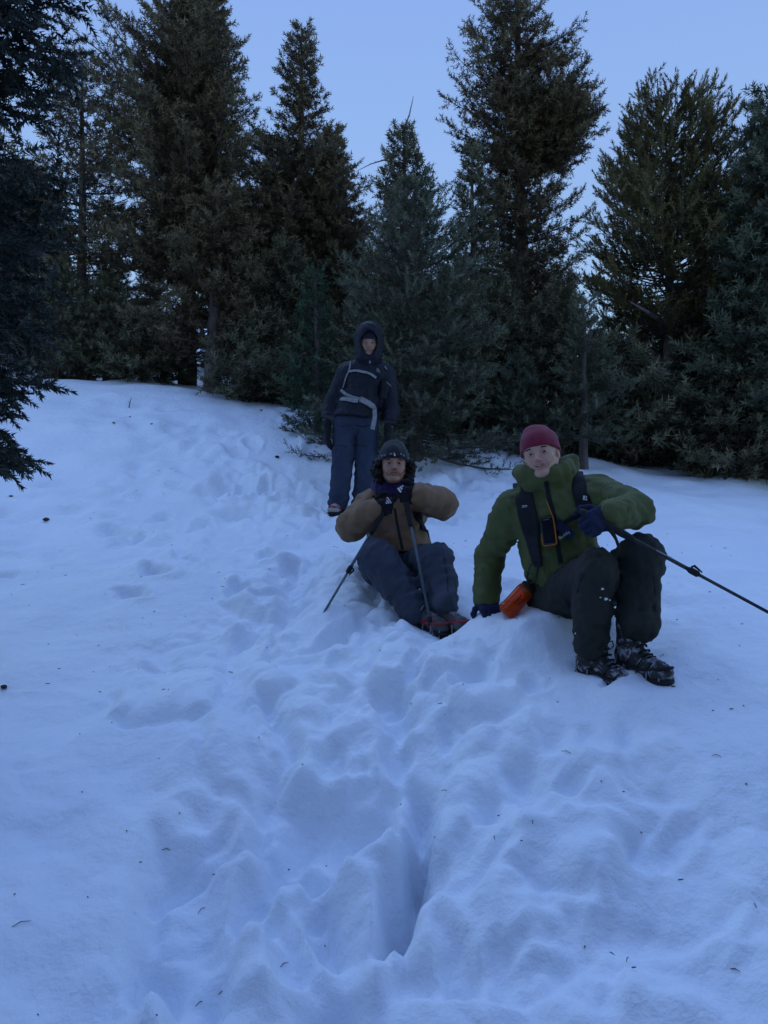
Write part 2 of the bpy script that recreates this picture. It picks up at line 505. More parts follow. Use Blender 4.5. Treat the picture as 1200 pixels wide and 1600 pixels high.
def ground_z(x, y, detail=True):
    x = np.asarray(x, float); y = np.asarray(y, float)
    z = base_z(x, y)
    near = 1 - sstep(12, 22, y)
    wx = x + 0.05 * perlin(x * 3.1, y * 3.1, 40) + 0.02 * perlin(x * 11, y * 11, 42)
    wy = y + 0.05 * perlin(x * 3.1, y * 3.1, 41) + 0.02 * perlin(x * 11, y * 11, 43)
    z = z + 0.10 * perlin(x * 0.35, y * 0.35, 1) * (0.4 + 0.6 * sstep(4, 9, y)) + 0.045 * perlin(x * 0.9, y * 0.9, 2)
    dt = sd_line(x, y, TRAIL)
    dm = sd_line(x, y, TRAMP)
    tr = np.maximum(1 - sstep(0.15, 0.75, dt + 0.15 * perlin(x * 1.7, y * 1.7, 3)), (1 - sstep(0.3, 1.0, dm)) * 0.9)
    patch = sstep(-0.30, 0.30, perlin(x * 0.8 + 3, y * 0.8, 9))
    tr = np.maximum(tr, 0.7 * patch * (x < 1.6) * sstep(1.0, 2.0, y) * (1 - sstep(9, 11, y)))
    z = z - 0.05 * np.maximum(1 - sstep(0.1, 0.7, dt), 0)
    # lumps and broken crust where feet went
    z = z + tr * (0.10 * np.abs(fbm(wx * 1.9, wy * 1.9, 11, 3)) + 0.013 * fbm(wx * 5, wy * 5, 17, 2))
    for fr, amp, tl, sd_ in ((2.4, 0.085, 0.20, 21), (5.0, 0.034, 0.18, 23), (12.0, 0.010, 0.15, 25)):
        # clods: tilted plates with cracks between them
        e, v, ox, oy, v2, v3r = cells6(wx * fr, wy * fr, sd_)
        pl = (v - 0.45) * amp + ((v2 - 0.5) * ox + (v3r - 0.5) * oy) * tl / fr
        rough = sstep(0.32, 0.75, tr + 0.40 * perlin(x * 1.1 + sd_, y * 1.1, sd_) - 0.25 * sstep(0.35, 0.9, x) * (1 - sstep(3.5, 4.5, y)))
        z = z + rough * pl * sstep(0.0, 0.22, e) - rough * 0.3 * amp * (1 - sstep(0.0, 0.10, e))
    # wind crust elsewhere
    z = z + (1 - tr) * near * (0.022 * perlin(x * 1.3 + y * 0.5, y * 3.0 - x, 31) + 0.010 * fbm(x * 4, y * 7, 33, 3) + 0.05 * perlin(x * 1.4, y * 1.4, 37) + 0.024 * perlin(x * 3.2, y * 3.2, 39))
    z = z + 0.006 * fbm(wx * 16, wy * 16, 35, 2) * (0.35 + tr)
    for (cx, cy, a, L, Wd, dp) in PRINTS:
        m = (np.abs(x - cx) < 0.5) & (np.abs(y - cy) < 0.5)
        if not m.any():
            continue
        dx, dy = wx[m] - cx, wy[m] - cy
        u = (dx * math.cos(a) + dy * math.sin(a)) / L
        w_ = (-dx * math.sin(a) + dy * math.cos(a)) / Wd
        r = np.sqrt(u * u + w_ * w_)
        z[m] += -dp * (1 - sstep(0.75, 1.15, r)) + 0.3 * dp * np.exp(-((r - 1.35) / 0.25) ** 2)
    for P, h, s in FEATG:
        P = np.array(P)
        m = (x > P[:, 0].min() - 0.3) & (x < P[:, 0].max() + 0.3) & (y > P[:, 1].min() - 0.3) & (y < P[:, 1].max() + 0.3)
        if not m.any():
            continue
        sd = sd_poly(x[m] + 0.03 * perlin(x[m] * 4, y[m] * 4, 51) + 0.004 * perlin(x[m] * 18, y[m] * 18, 53), y[m] + 0.03 * perlin(x[m] * 4, y[m] * 4, 52), P)
        z[m] += 0.85 * h * (1 - sstep(-1.6 * s, 2.1 * s, sd))
    for (cx, cy, rx, ry, dp) in SEATS:
        r = np.hypot((wx - cx) / rx, (wy - cy) / ry)
        z = z - dp * (1 - sstep(0.55, 1.15, r)) + 0.2 * dp * np.exp(-((r - 1.35) / 0.2) ** 2)
    return z


def on_snow(px, py):
    """photo pixel -> point on the finished snow surface"""
    d = np.linspace(1.3, 14, 2600)
    x = (px - 600) / F * d
    z = CZ + (800 - py) / F * d
    g = ground_z(x, d)
    k = int(np.argmax(z < g))
    return np.array([x[k], d[k], g[k]])


def gz(x, y):
    return float(ground_z(np.array([x]), np.array([y]))[0])


def axis(lo_far, lo, hi, hi_far, step, g_lo, g_hi, mid=None):
    a = list(np.arange(lo, hi, step))
    s = step
    while a[0] > lo_far:
        s *= g_lo
        a.insert(0, a[0] - s)
    s = step
    while a[-1] < hi_far:
        s *= (mid[1] if mid and a[-1] < mid[0] else g_hi)
        a.append(a[-1] + s)
    return np.array(a)


def build_snow():
    ax = axis(-60, -1.35, 1.35, 60, 0.013, 1.035, 1.035)
    ay = axis(-40, 1.45, 4.3, 140, 0.013, 1.08, 1.07, (13.0, 1.010))
    X, Y = np.meshgrid(ax, ay)
    Z = ground_z(X.ravel(), Y.ravel()).reshape(X.shape)
    for _ in range(1):               # settle the peaks: old snow is rounded
        Z[1:-1] = 0.25 * Z[:-2] + 0.5 * Z[1:-1] + 0.25 * Z[2:]
        Z[:, 1:-1] = 0.25 * Z[:, :-2] + 0.5 * Z[:, 1:-1] + 0.25 * Z[:, 2:]
    V = np.stack([X, Y, Z], -1).reshape(-1, 3)
    nx, ny = len(ax), len(ay)
    i = np.arange(nx * ny).reshape(ny, nx)
    Q = np.stack([i[:-1, :-1], i[:-1, 1:], i[1:, 1:], i[1:, :-1]], -1).reshape(-1, 4)
    o = obj('snow_ground', mesh_np('snow_ground', V, Q, True), M_SNOW)
    tag(o, kind='structure')
    return o
# ------------------------------------------------------------------ conifers
def shoot_template(n, nl, nw, seed, fwd=0.75, body=0.0):
    """bottle-brush shoot along +X, unit length: needle triangles (n*3,3)"""
    r = np.random.default_rng(seed)
    V = []
    for i in range(n):
        s = (i + r.random()) / n
        a = i * 2.399963 + r.normal(0, 0.3)
        out = np.array([0, math.cos(a), math.sin(a)])
        f = fwd + 0.9 * s * s + r.normal(0, 0.12)
        d = out + np.array([f, 0, 0]); d /= np.linalg.norm(d)
        side = np.cross(d, out + r.normal(0, 0.5, 3)); side /= np.linalg.norm(side) + 1e-9
        b = np.array([s * 0.92, 0, 0])
        L = nl * (1 - 0.25 * s) * r.uniform(0.8, 1.15)
        V += [b - side * nw / 2, b + side * nw / 2, b + d * L]
    return np.array(V)


TEMPLATES = {
    'spruce': [shoot_template(12, 0.60, 0.150, k, fwd=0.35) for k in range(3)],
    'fine': [shoot_template(18, 0.44, 0.095, 10 + k, fwd=0.45) for k in range(3)],
    'pine': [shoot_template(22, 0.34, 0.085, 20 + k, fwd=0.8) for k in range(3)],
    'near': [shoot_template(34, 0.25, 0.075, 30 + k, fwd=0.7) for k in range(4)],
}


def frames(D, rng):
    """rotation frames (n,3,3): columns are x=D, random roll"""
    D = D / (np.linalg.norm(D, axis=1)[:, None] + 1e-9)
    A = rng.normal(0, 1, D.shape)
    U = np.cross(D, A); U /= np.linalg.norm(U, axis=1)[:, None] + 1e-9
    Vv = np.cross(D, U)
    return np.stack([D, U, Vv], -1)


def needles(kind, P, D, L, fat, tint, rng, name):
    """all the shoots of one crown as one mesh"""
    P, D, L = np.asarray(P), np.asarray(D), np.asarray(L)
    fat = np.asarray(fat) * np.ones(len(P)); tint = np.asarray(tint)
    Fm = frames(D, rng)
    tp = TEMPLATES[kind]
    which = rng.integers(0, len(tp), len(P))
    Vs, Ts = [], []
    for k, t in enumerate(tp):
        m = which == k
        if not m.any():
            continue
        S = np.stack([L[m], L[m] * fat[m], L[m] * fat[m]], -1)
        loc = t[None] * S[:, None, :]
        wv = np.einsum('nij,nvj->nvi', Fm[m], loc) + P[m][:, None, :]
        Vs.append(wv.reshape(-1, 3)); Ts.append(np.repeat(tint[m], len(t)))
    V = np.concatenate(Vs); T = np.concatenate(Ts)
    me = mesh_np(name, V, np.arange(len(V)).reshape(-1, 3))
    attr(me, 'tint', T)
    return me


def grow(rng, H, R, prof, nb, zb=0.06, up=(0.55, -0.12), kind='spruce', sl=(0.07, 0.11), fat=1.0, dens=1.0, lean=(0, 0), twig=0.42,
         tr=None, gap=0.0, az=None, extra=None, curl=0.25, upshoot=0.25, brown=0.25, minlen=0.10, step=0.055, bare=0.15, lobes=1.0):
    """one conifer in local coordinates -> (trunk parts, branch parts, shoots)"""
    r0 = tr if tr else 0.02 + H * 0.016
    nz = 14
    zz = np.linspace(-0.25, H, nz)
    tt = np.clip(zz / H, 0, 1)
    wob = rng.normal(0, 0.012 * H ** 0.5, (nz, 2)).cumsum(0) * 0.35
    axisx = np.stack([lean[0] * tt ** 1.3 * H + wob[:, 0], lean[1] * tt ** 1.3 * H + wob[:, 1], zz], -1)
    trad = r0 * (1 - tt) ** 0.8 + 0.006
    trad[:2] *= 1.18

    def at(z):
        return np.array([np.interp(z, zz, axisx[:, k]) for k in range(3)])
    trunk = tube_np(axisx, trad, 10)
    branches, P, D, L, T = [], [], [], [], []
    lob = [(rng.uniform(0.1, 1), rng.uniform(0, 6.283), rng.uniform(0.05, 0.12), rng.uniform(0.4, 0.8), rng.uniform(-0.6, 0.5)) for _ in range(int(20 * lobes))]

    def lump(t, a):
        s_ = 1.0
        for (t0, a0, wt, wa, am) in lob:
            da = (a - a0 + math.pi) % (2 * math.pi) - math.pi
            s_ += am * math.exp(-((t - t0) / wt) ** 2 - (da / wa) ** 2)
        return max(0.35, s_)
    specs = []
    for i in range(nb):
        t = zb + (1 - zb) * (i + rng.random()) / nb
        if gap and rng.random() < gap:
            continue
        a = i * 2.399963 + rng.normal(0, 0.35) if az is None else az(rng, t)
        ln = R * prof(t, a) * lump(t, a) * rng.uniform(0.68, 1.12)
        if ln < minlen:
            ln = minlen * rng.uniform(0.8, 1.4)
        el = up[1] + (up[0] - up[1]) * t ** 1.2 + rng.normal(0, 0.1)
        specs.append((t * H, a, ln, el, 1.0))
    if extra:
        specs += extra(rng)
    for (z, a, ln, el, dn) in specs:
        p0 = at(z)
        n = max(4, int(ln / 0.12) + 2)
        s = np.linspace(0, 1, n)
        dirh = np.array([math.cos(a), math.sin(a), 0])
        zoff = ln * (math.sin(el) * s + curl * (s ** 2.2 - 0.55 * s))
        bend = rng.normal(0, 0.08) * ln
        perp = np.array([-dirh[1], dirh[0], 0])
        pts = p0 + dirh * (ln * math.cos(el) * s)[:, None] + perp * (bend * s * s)[:, None] + np.array([0, 0, 1.0]) * zoff[:, None]
        rb = 0.003 + 0.011 * ln
        branches.append(tube_np(pts, rb * (1 - 0.85 * s), 5, cap=False))
        Lr = np.linalg.norm(np.diff(pts, axis=0), axis=1).sum()
        tan = np.gradient(pts, axis=0); tan /= np.linalg.norm(tan, axis=1)[:, None]
        nt = max(2, int(Lr / (step * 1.25) * dens * dn))
        # side twigs
        for j in range(nt):
            u = bare + (1 - bare) * (j + rng.random()) / nt
            q = np.array([np.interp(u, s, pts[:, k]) for k in range(3)])
            tn = np.array([np.interp(u, s, tan[:, k]) for k in range(3)])
            sd = perp * (1 if rng.random() < 0.5 else -1)
            upv = np.array([0, 0, rng.normal(0.12, 0.35)])
            td = tn * rng.uniform(0.5, 1.0) + sd * rng.uniform(0.45, 1.1) + upv
            td /= np.linalg.norm(td)
            tl = min(twig * ln, 0.34) * (1 - 0.75 * u) * rng.uniform(0.6, 1.2) + 0.03
            ns = max(1, int(tl / step * dens))
            for m in range(ns):
                w_ = (m + 0.6) / ns
                pos = q + td * tl * w_ - np.array([0, 0, 0.10 * tl * w_ * w_])
                sdv = td + rng.normal(0, 0.42, 3) + np.array([0, 0, upshoot])
                P.append(pos); D.append(sdv); L.append(rng.uniform(*sl) * (1.05 if m == ns - 1 else 0.9))
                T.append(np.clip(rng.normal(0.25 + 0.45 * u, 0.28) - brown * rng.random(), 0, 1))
        # the branch's own tip
        for m in range(3):
            u = 1 - 0.06 * m
            q = np.array([np.interp(u, s, pts[:, k]) for k in range(3)])
            P.append(q); D.append(tan[-1] + rng.normal(0, 0.25, 3) + np.array([0, 0, upshoot])); L.append(rng.uniform(*sl) * 1.1)
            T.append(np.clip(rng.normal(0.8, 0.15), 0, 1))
    return trunk, branches, (np.array(P), np.array(D), np.array(L), fat, np.array(T)), axisx


TREE_MESH = {}


def make_tree(name, label, group, px, d, top_py, builder, mat, bark=None, key=None, rot=0.0, x=None, y=None, scale=None):
    """builder(rng, H) -> grow() result; key shares meshes between alike trees"""
    if x is None:
        x, y = (px - 600) / F * d, d
    z0 = gz(x, y)
    H = CZ + (800 - top_py) / F * y - z0
    root = empty(name, (x, y, z0 - 0.04), label, 'tree', group)
    k = key or (name, px, d)
    if k not in TREE_MESH:
        rng = np.random.default_rng(abs(int(px * 31 + d * 1000)) % 99991)
        trunk, br, sh, ax_ = builder(rng, H)
        tm = mesh_np('trunk', trunk[0], [trunk[1], trunk[2]], True)
        bV, bP = join_np(br)
        bm = mesh_np('branches', bV, bP, True)
        kind = builder.kind
        cm = needles(kind, *sh, rng, 'crown')
        TREE_MESH[k] = (tm, bm, cm, H); print('TREE', k, round(H, 2), len(sh[0]), 'tris', len(cm.polygons))
    tm, bm, cm, H0 = TREE_MESH[k]
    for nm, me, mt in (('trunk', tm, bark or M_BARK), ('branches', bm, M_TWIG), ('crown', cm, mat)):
        o = bpy.data.objects.new(nm, me)
        COL.objects.link(o)
        if len(me.materials) == 0:
            me.materials.append(mt)
        o.parent = root
    s = H / H0 if scale is None else scale
    root.scale = (s, s, s)
    root.rotation_euler = (0, 0, rot)
    return root


def B(kind='spruce', **kw):
    def f(rng, H):
        k = {a: (b(H) if a == 'nb' else b) for a, b in kw.items()}
        return grow(rng, H, kind=kind, **k)
    f.kind = kind
    return f


def cone(t, a):
    return (1 - t) ** 0.8 + 0.03


def col_(t, a):      # fuller, rounder shoulders
    return min(1.0, 1.25 * (1 - t) ** 0.75 + 0.04) * (0.75 + 0.25 * math.sin(min(1, t * 5) * math.pi / 2))


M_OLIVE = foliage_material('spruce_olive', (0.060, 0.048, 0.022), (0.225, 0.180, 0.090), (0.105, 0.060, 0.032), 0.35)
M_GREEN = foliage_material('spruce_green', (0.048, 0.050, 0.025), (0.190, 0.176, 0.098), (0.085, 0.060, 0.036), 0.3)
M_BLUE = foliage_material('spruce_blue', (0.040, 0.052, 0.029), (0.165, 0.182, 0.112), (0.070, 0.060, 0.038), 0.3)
M_DEEP = foliage_material('fir_deep_green', (0.028, 0.054, 0.028), (0.075, 0.125, 0.066), (0.050, 0.048, 0.028), 0.2)
M_PINE = foliage_material('pine_olive', (0.068, 0.062, 0.020), (0.190, 0.155, 0.056), (0.088, 0.058, 0.024), 0.3)
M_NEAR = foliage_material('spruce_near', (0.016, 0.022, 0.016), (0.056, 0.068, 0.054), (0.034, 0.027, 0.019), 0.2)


def tab(ts, left, right=None):
    """crown half width by height, different towards -x and +x"""
    right = right or left

    def f(t, a):
        w = 0.5 + 0.5 * math.cos(a)
        return 1.12 * (float(np.interp(t, ts, left)) * (1 - w) + float(np.interp(t, ts, right)) * w)
    return f


prof_t1 = tab([0.0, 0.3, 0.5, 0.62, 0.74, 0.82, 0.9, 1.0], [1.1, 1.15, 1.2, 1.2, 0.95, 0.62, 0.38, 0.10], [1.0, 1.0, 1.0, 0.85, 0.66, 0.52, 0.34, 0.10])
prof_t2 = tab([0.0, 0.3, 0.5, 0.66, 0.72, 0.80, 0.9, 1.0], [1.0, 1.0, 0.95, 0.62, 0.40, 0.27, 0.24, 0.08], [1.0, 1.0, 0.9, 0.55, 0.30, 0.24, 0.22, 0.08])
prof_t4 = tab([0.0, 0.2, 0.385, 0.45, 0.525, 0.563, 0.64, 0.70, 0.77, 0.80, 0.83, 0.9, 1.0], [0.8, 0.8, 0.65, 0.58, 0.60, 0.86, 1.02, 0.95, 0.86, 0.6, 0.46, 0.30, 0.10],
              [0.8, 0.85, 0.82, 0.68, 0.32, 0.30, 0.36, 0.36, 0.40, 0.36, 0.34, 0.26, 0.10])


def extra_t4(rng):
    out = []
    for k in range(120):          # the dense dark bulge on the right of the crown
        z = H4 * rng.uniform(0.55, 0.665)
        out.append((z, rng.normal(0, 0.6), rng.uniform(0.7, 1.45) * (1.0 if z < 0.64 * H4 else 0.8), rng.uniform(-0.05, 0.5), 1.3))
    for k in range(7):           # the arm reaching out higher up
        out.append((H4 * rng.uniform(0.745, 0.775), rng.normal(0, 0.25), rng.uniform(0.85, 1.12), rng.uniform(0.10, 0.25), 0.9))
    return out


H4 = 8.4


prof_pine = tab([0.0, 0.40, 0.5, 0.62, 0.74, 0.85, 0.93, 1.0], [0.5, 0.75, 0.85, 0.80, 0.72, 0.62, 0.55, 0.25], [0.6, 0.9, 1.0, 0.98, 0.90, 0.72, 0.6, 0.25])


def build_trees():
    g1 = 'spruces along the crest of the slope'
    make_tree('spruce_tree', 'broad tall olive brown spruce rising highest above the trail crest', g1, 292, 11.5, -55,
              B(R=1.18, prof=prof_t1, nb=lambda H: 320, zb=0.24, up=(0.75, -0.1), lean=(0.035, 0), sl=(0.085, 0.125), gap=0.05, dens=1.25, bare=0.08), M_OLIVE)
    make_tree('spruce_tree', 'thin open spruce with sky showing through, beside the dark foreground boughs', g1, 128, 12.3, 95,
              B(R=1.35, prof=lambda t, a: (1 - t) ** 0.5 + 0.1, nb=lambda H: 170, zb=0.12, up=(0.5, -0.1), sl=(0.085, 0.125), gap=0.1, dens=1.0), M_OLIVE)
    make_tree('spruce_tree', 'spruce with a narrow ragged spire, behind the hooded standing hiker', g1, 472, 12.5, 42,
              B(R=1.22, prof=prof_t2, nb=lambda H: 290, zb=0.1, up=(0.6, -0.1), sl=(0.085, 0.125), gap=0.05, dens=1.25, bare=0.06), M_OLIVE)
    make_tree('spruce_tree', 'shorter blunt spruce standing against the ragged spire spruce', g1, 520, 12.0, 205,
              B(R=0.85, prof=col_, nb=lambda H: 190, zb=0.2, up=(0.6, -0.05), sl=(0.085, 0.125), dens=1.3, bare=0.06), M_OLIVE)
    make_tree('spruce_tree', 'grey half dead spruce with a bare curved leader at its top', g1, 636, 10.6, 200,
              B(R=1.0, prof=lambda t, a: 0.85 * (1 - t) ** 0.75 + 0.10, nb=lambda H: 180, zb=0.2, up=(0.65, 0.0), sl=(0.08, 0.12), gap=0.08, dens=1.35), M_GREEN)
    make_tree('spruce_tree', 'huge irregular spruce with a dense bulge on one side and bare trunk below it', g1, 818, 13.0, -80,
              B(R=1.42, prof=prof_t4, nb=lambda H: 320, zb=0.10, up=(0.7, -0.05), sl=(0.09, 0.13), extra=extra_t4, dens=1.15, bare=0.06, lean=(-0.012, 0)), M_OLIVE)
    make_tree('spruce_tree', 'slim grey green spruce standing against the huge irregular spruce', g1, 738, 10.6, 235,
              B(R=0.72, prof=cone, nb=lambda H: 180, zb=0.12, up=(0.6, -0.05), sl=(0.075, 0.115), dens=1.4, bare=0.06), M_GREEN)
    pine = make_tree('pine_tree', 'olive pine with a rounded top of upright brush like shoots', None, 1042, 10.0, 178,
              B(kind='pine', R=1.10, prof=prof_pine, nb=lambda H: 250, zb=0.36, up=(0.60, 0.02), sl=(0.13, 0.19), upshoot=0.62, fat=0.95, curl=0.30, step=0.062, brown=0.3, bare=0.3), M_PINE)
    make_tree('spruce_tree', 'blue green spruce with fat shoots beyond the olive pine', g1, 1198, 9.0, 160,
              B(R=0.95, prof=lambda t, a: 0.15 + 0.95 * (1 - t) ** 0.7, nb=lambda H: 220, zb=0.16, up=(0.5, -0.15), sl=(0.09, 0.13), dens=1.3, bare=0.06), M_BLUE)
    # lush young trees in front
    make_tree('spruce_tree', 'lush young blue green spruce right behind the two hikers', g1, 650, 8.0, 285,
              B(kind='fine', R=1.18, prof=lambda t, a: 1.05 * (1 - t) ** 0.72 + 0.03, nb=lambda H: 240, zb=0.03, up=(0.6, -0.22), sl=(0.068, 0.105), step=0.05), M_BLUE)
    make_tree('fir_tree', 'small deep green fir at the elbow of the hooded hiker', None, 498, 8.7, 425,
              B(kind='fine', R=0.52, prof=cone, nb=lambda H: 95, zb=0.03, up=(0.7, -0.05), sl=(0.07, 0.10), curl=0.35, step=0.032, lobes=0.5), M_DEEP)
    make_tree('spruce_tree', 'small spruce with bare lower stem behind the red beanie hiker', g1, 912, 8.4, 470,
              B(kind='fine', R=0.55, prof=cone, nb=lambda H: 90, zb=0.19, up=(0.6, -0.15), sl=(0.07, 0.10), step=0.034, lobes=0.5), M_BLUE)
    make_tree('spruce_tree', 'low blue green spruce between the lush spruce and the red beanie', g1, 808, 8.9, 560,
              B(kind='fine', R=0.55, prof=cone, nb=lambda H: 80, zb=0.05, up=(0.6, -0.1), sl=(0.07, 0.10), step=0.034, lobes=0.5), M_BLUE)
    make_tree('spruce_tree', 'olive spruce with a thick bare leaning trunk showing above the snow', g1, 332, 10.5, 300,
              B(R=0.95, prof=lambda t, a: (1 - t) ** 0.5 + 0.08, nb=lambda H: 130, zb=0.22, up=(0.6, -0.15), sl=(0.085, 0.125), dens=1.2, tr=0.12, lean=(0.03, 0)), M_OLIVE)
    g2 = 'small bushy spruces at the foot of the big trees'
    sm = B(R=0.60, prof=col_, nb=lambda H: 110, zb=0.05, up=(0.6, -0.1), sl=(0.08, 0.115), step=0.045, bare=0.06)
    lg = B(R=0.85, prof=lambda t, a: (1 - t) ** 0.7 + 0.05, nb=lambda H: 150, zb=0.06, up=(0.6, -0.1), sl=(0.09, 0.13), step=0.055, bare=0.06)
    for (px, d, top, rot, lb) in sorted([
            (412, 10.3, 500, 0.0, 'small bushy spruce beside the thick bare leaning trunk'),
            (165, 11.2, 430, 1.1, 'small bushy spruce below the thin open spruce'),
            (222, 11.0, 490, 2.3, 'low bushy spruce at the foot of the broad tall olive spruce'),
            (90, 11.0, 400, 3.0, 'bushy spruce half hidden by the dark foreground boughs'),
            (962, 9.6, 540, 4.0, 'small bushy spruce next to the small spruce with bare stem'),
            (1100, 10.6, 500, 0.7, 'bushy spruce behind the dead branches of the pine'),
            (705, 9.4, 420, 2.9, 'bushy spruce squeezed against the lush young spruce'),
            (450, 10.9, 380, 3.7, 'taller bushy spruce behind the small deep green fir'),
            (870, 10.0, 450, 5.3, 'bushy spruce at the foot of the huge irregular spruce'),
            (770, 10.2, 440, 0.4, 'bushy spruce below the slim grey green spruce'),
            (1160, 8.9, 590, 1.5, 'low bushy spruce under the blue green spruce with fat shoots'),
            (590, 10.2, 400, 5.9, 'bushy spruce behind the head of the hooded hiker')], key=lambda q: q[2]):
        big = top < 460
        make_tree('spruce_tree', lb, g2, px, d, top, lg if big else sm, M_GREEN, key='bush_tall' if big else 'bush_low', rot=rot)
    g3 = 'spruces standing deeper in the forest'
    lb = 'dark spruce standing deeper in the forest behind the front row'
    bk = B(R=1.5, prof=lambda t, a: (1 - t) ** 0.6 + 0.05, nb=lambda H: 170, zb=0.06, up=(0.5, -0.15), sl=(0.13, 0.18), step=0.078)
    for i, (px, d, top, rot) in enumerate([(30, 15, 260, 0.2), (170, 15.5, 400, 1.0), (235, 17, 420, 2.0), (380, 15.5, 330, 3.1), (440, 18, 300, 4.2), (545, 16, 400, 5.1),
                                           (610, 18, 430, 0.9), (690, 16, 450, 1.7), (760, 17, 430, 2.8), (880, 16, 430, 3.6), (950, 17, 500, 4.7), (1010, 15.5, 480, 5.6),
                                           (1090, 16, 430, 0.5), (1150, 15, 330, 1.3), (1230, 16, 300, 2.4), (-60, 14, 100, 3.3), (-160, 15, 50, 4.1), (1330, 14, 150, 5.0)]):
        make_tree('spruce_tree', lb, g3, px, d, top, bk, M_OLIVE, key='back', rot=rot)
    for i, (x, y, h, rot) in enumerate([(-5.0, -1.8, 8.0, 0.4), (-2.9, -3.8, 8.5, 1.4), (-0.6, -3.3, 8.0, 2.6), (1.9, -3.9, 8.5, 3.3), (4.4, -2.2, 8.0, 4.6), (0.8, -7.5, 9.5, 2.0), (-1.9, -7.0, 9.0, 5.0)]):  # unseen spruces behind the camera, added to shade the foreground snow
        z0 = gz(x, y)
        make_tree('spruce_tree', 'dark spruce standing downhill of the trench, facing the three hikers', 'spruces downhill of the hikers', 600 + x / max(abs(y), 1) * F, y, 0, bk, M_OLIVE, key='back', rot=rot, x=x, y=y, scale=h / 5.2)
    return pine


def near_tree():
    """the dark boughs that hang in from the left edge"""
    rng = np.random.default_rng(4)
    x0, y0 = -2.42, 3.55
    z0 = gz(x0, y0)
    root = empty('spruce_tree', (x0, y0, z0 - 0.05), 'dark foreground spruce whose boughs hang down beside the slope', 'tree')
    H = 5.4

    def prof(t, a):
        toward = max(0, math.cos(a))
        return float(np.interp(t, [0, 0.17, 0.30, 0.45, 0.60, 0.75, 0.92, 1], [0.8, 0.85, 0.92, 0.95, 1.08, 1.2, 1.0, 0.1])) * (0.6 + 0.4 * toward)

    def extra(r):
        return [(r.uniform(1.32, 1.62), r.normal(0, 0.35), r.uniform(0.62, 0.95), r.uniform(-0.55, -0.3), 1.5) for _ in range(7)]
    trunk, br, sh, ax_ = grow(rng, H, 0.88, prof, 150, zb=0.24, up=(0.30, -0.30), kind='near', sl=(0.11, 0.16), fat=1.1, dens=1.0, twig=0.5, curl=0.06,
                              upshoot=-0.25, step=0.050, az=lambda r, t: r.normal(0.0, 0.85), extra=extra, bare=0.3, lobes=0.5)
    bV, bP = join_np(br)
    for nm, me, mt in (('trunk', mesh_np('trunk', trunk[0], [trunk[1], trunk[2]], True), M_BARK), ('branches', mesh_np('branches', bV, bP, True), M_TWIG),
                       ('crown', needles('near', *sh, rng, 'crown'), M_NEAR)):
        o = bpy.data.objects.new(nm, me); COL.objects.link(o); me.materials.append(mt); o.parent = root
    print('NEAR', len(sh[0]))


def dead_wood():
    """bare grey wood: the dead leader of the half dead spruce and the tangle under the pine"""
    for o in list(bpy.data.objects):
        lb = o.get('label', '')
        if 'half dead' in lb:
            s_ = 1.0 / o.scale[0]
            base = v3_(o.location)

            def loc(px, py, d):
                return (W(px, py, d) - base) * s_
            for pts, r0 in (([(634, 225, 10.6), (632, 200, 10.6), (640, 178, 10.6), (646, 150, 10.6)], 0.020), ([(652, 255, 10.55), (655, 230, 10.5), (648, 208, 10.5)], 0.013),
                            ([(625, 255, 10.5), (600, 250, 10.4), (580, 256, 10.3), (556, 268, 10.2)], 0.014), ([(640, 300, 10.5), (600, 340, 9.9), (588, 380, 9.7)], 0.010)):
                P = np.array([loc(*p) for p in pts])
                V, Q, T = tube_np(P, np.linspace(r0, 0.003, len(P)), 6)
                parts = [(V, Q, T)]
                for k in range(9):
                    t = 0.15 + 0.09 * k
                    i = t * (len(P) - 1); j = min(int(i), len(P) - 2)
                    q = P[j] + (P[j + 1] - P[j]) * (i - j)
                    dr = np.array([math.cos(k * 2.4), 0.5 * math.sin(k * 1.7), 0.5]) * 0.07 * (1.1 - t)
                    parts.append(tube_np([q, q + dr * 0.6, q + dr], [0.004, 0.003, 0.001], 4))
                V, PP = join_np(parts)
                ob = bpy.data.objects.new('dead_branch', mesh_np('dead_branch', V, PP, True)); COL.objects.link(ob)
                ob.data.materials.append(M_DEAD); ob.parent = o
        if 'olive pine with' in lb:
            rng = np.random.default_rng(12)
            s_ = 1.0 / o.scale[0]
            base = v3_(o.location)
            for k in range(46):
                p0 = W(1040 + rng.uniform(-4, 14), rng.uniform(590, 715), 9.95 - rng.uniform(0, 0.1))
                a = rng.normal(0.1, 0.7) - 0.5
                L = rng.uniform(0.3, 0.75)
                d0 = np.array([math.cos(a), math.sin(a), rng.uniform(-0.7, 0.35)])
                P = [p0, p0 + d0 * L * 0.35, p0 + d0 * L * 0.7 + [0, 0, -0.12 * L], p0 + d0 * L + [0.03, 0, -0.38 * L]]
                V, Q, T = tube_np((np.array(P) - base) * s_, [0.008, 0.006, 0.004, 0.002], 4)
                ob = bpy.data.objects.new('dead_branch', mesh_np('dead_branch', V, [Q, T], True)); COL.objects.link(ob)
                ob.data.materials.append(M_DEAD); ob.parent = o
            P = (np.array([W(1034, 520, 9.9), W(1030, 500, 9.7), W(1012, 488, 9.5), W(985, 472, 9.3)]) - base) * s_
            V, Q, T = tube_np(P, [0.035, 0.03, 0.024, 0.006], 7)
            ob = bpy.data.objects.new('dead_branch', mesh_np('dead_branch', V, [Q, T], True)); COL.objects.link(ob)
            ob.data.materials.append(M_DEAD); ob.parent = o


def v3_(v):
    return np.array([v[0], v[1], v[2]], float)
# ------------------------------------------------------------------ modelling bodies and clothes as blended volumes
from mathutils.bvhtree import BVHTree


def v3(*a):
    return np.array(a[0] if len(a) == 1 else a, dtype=float)


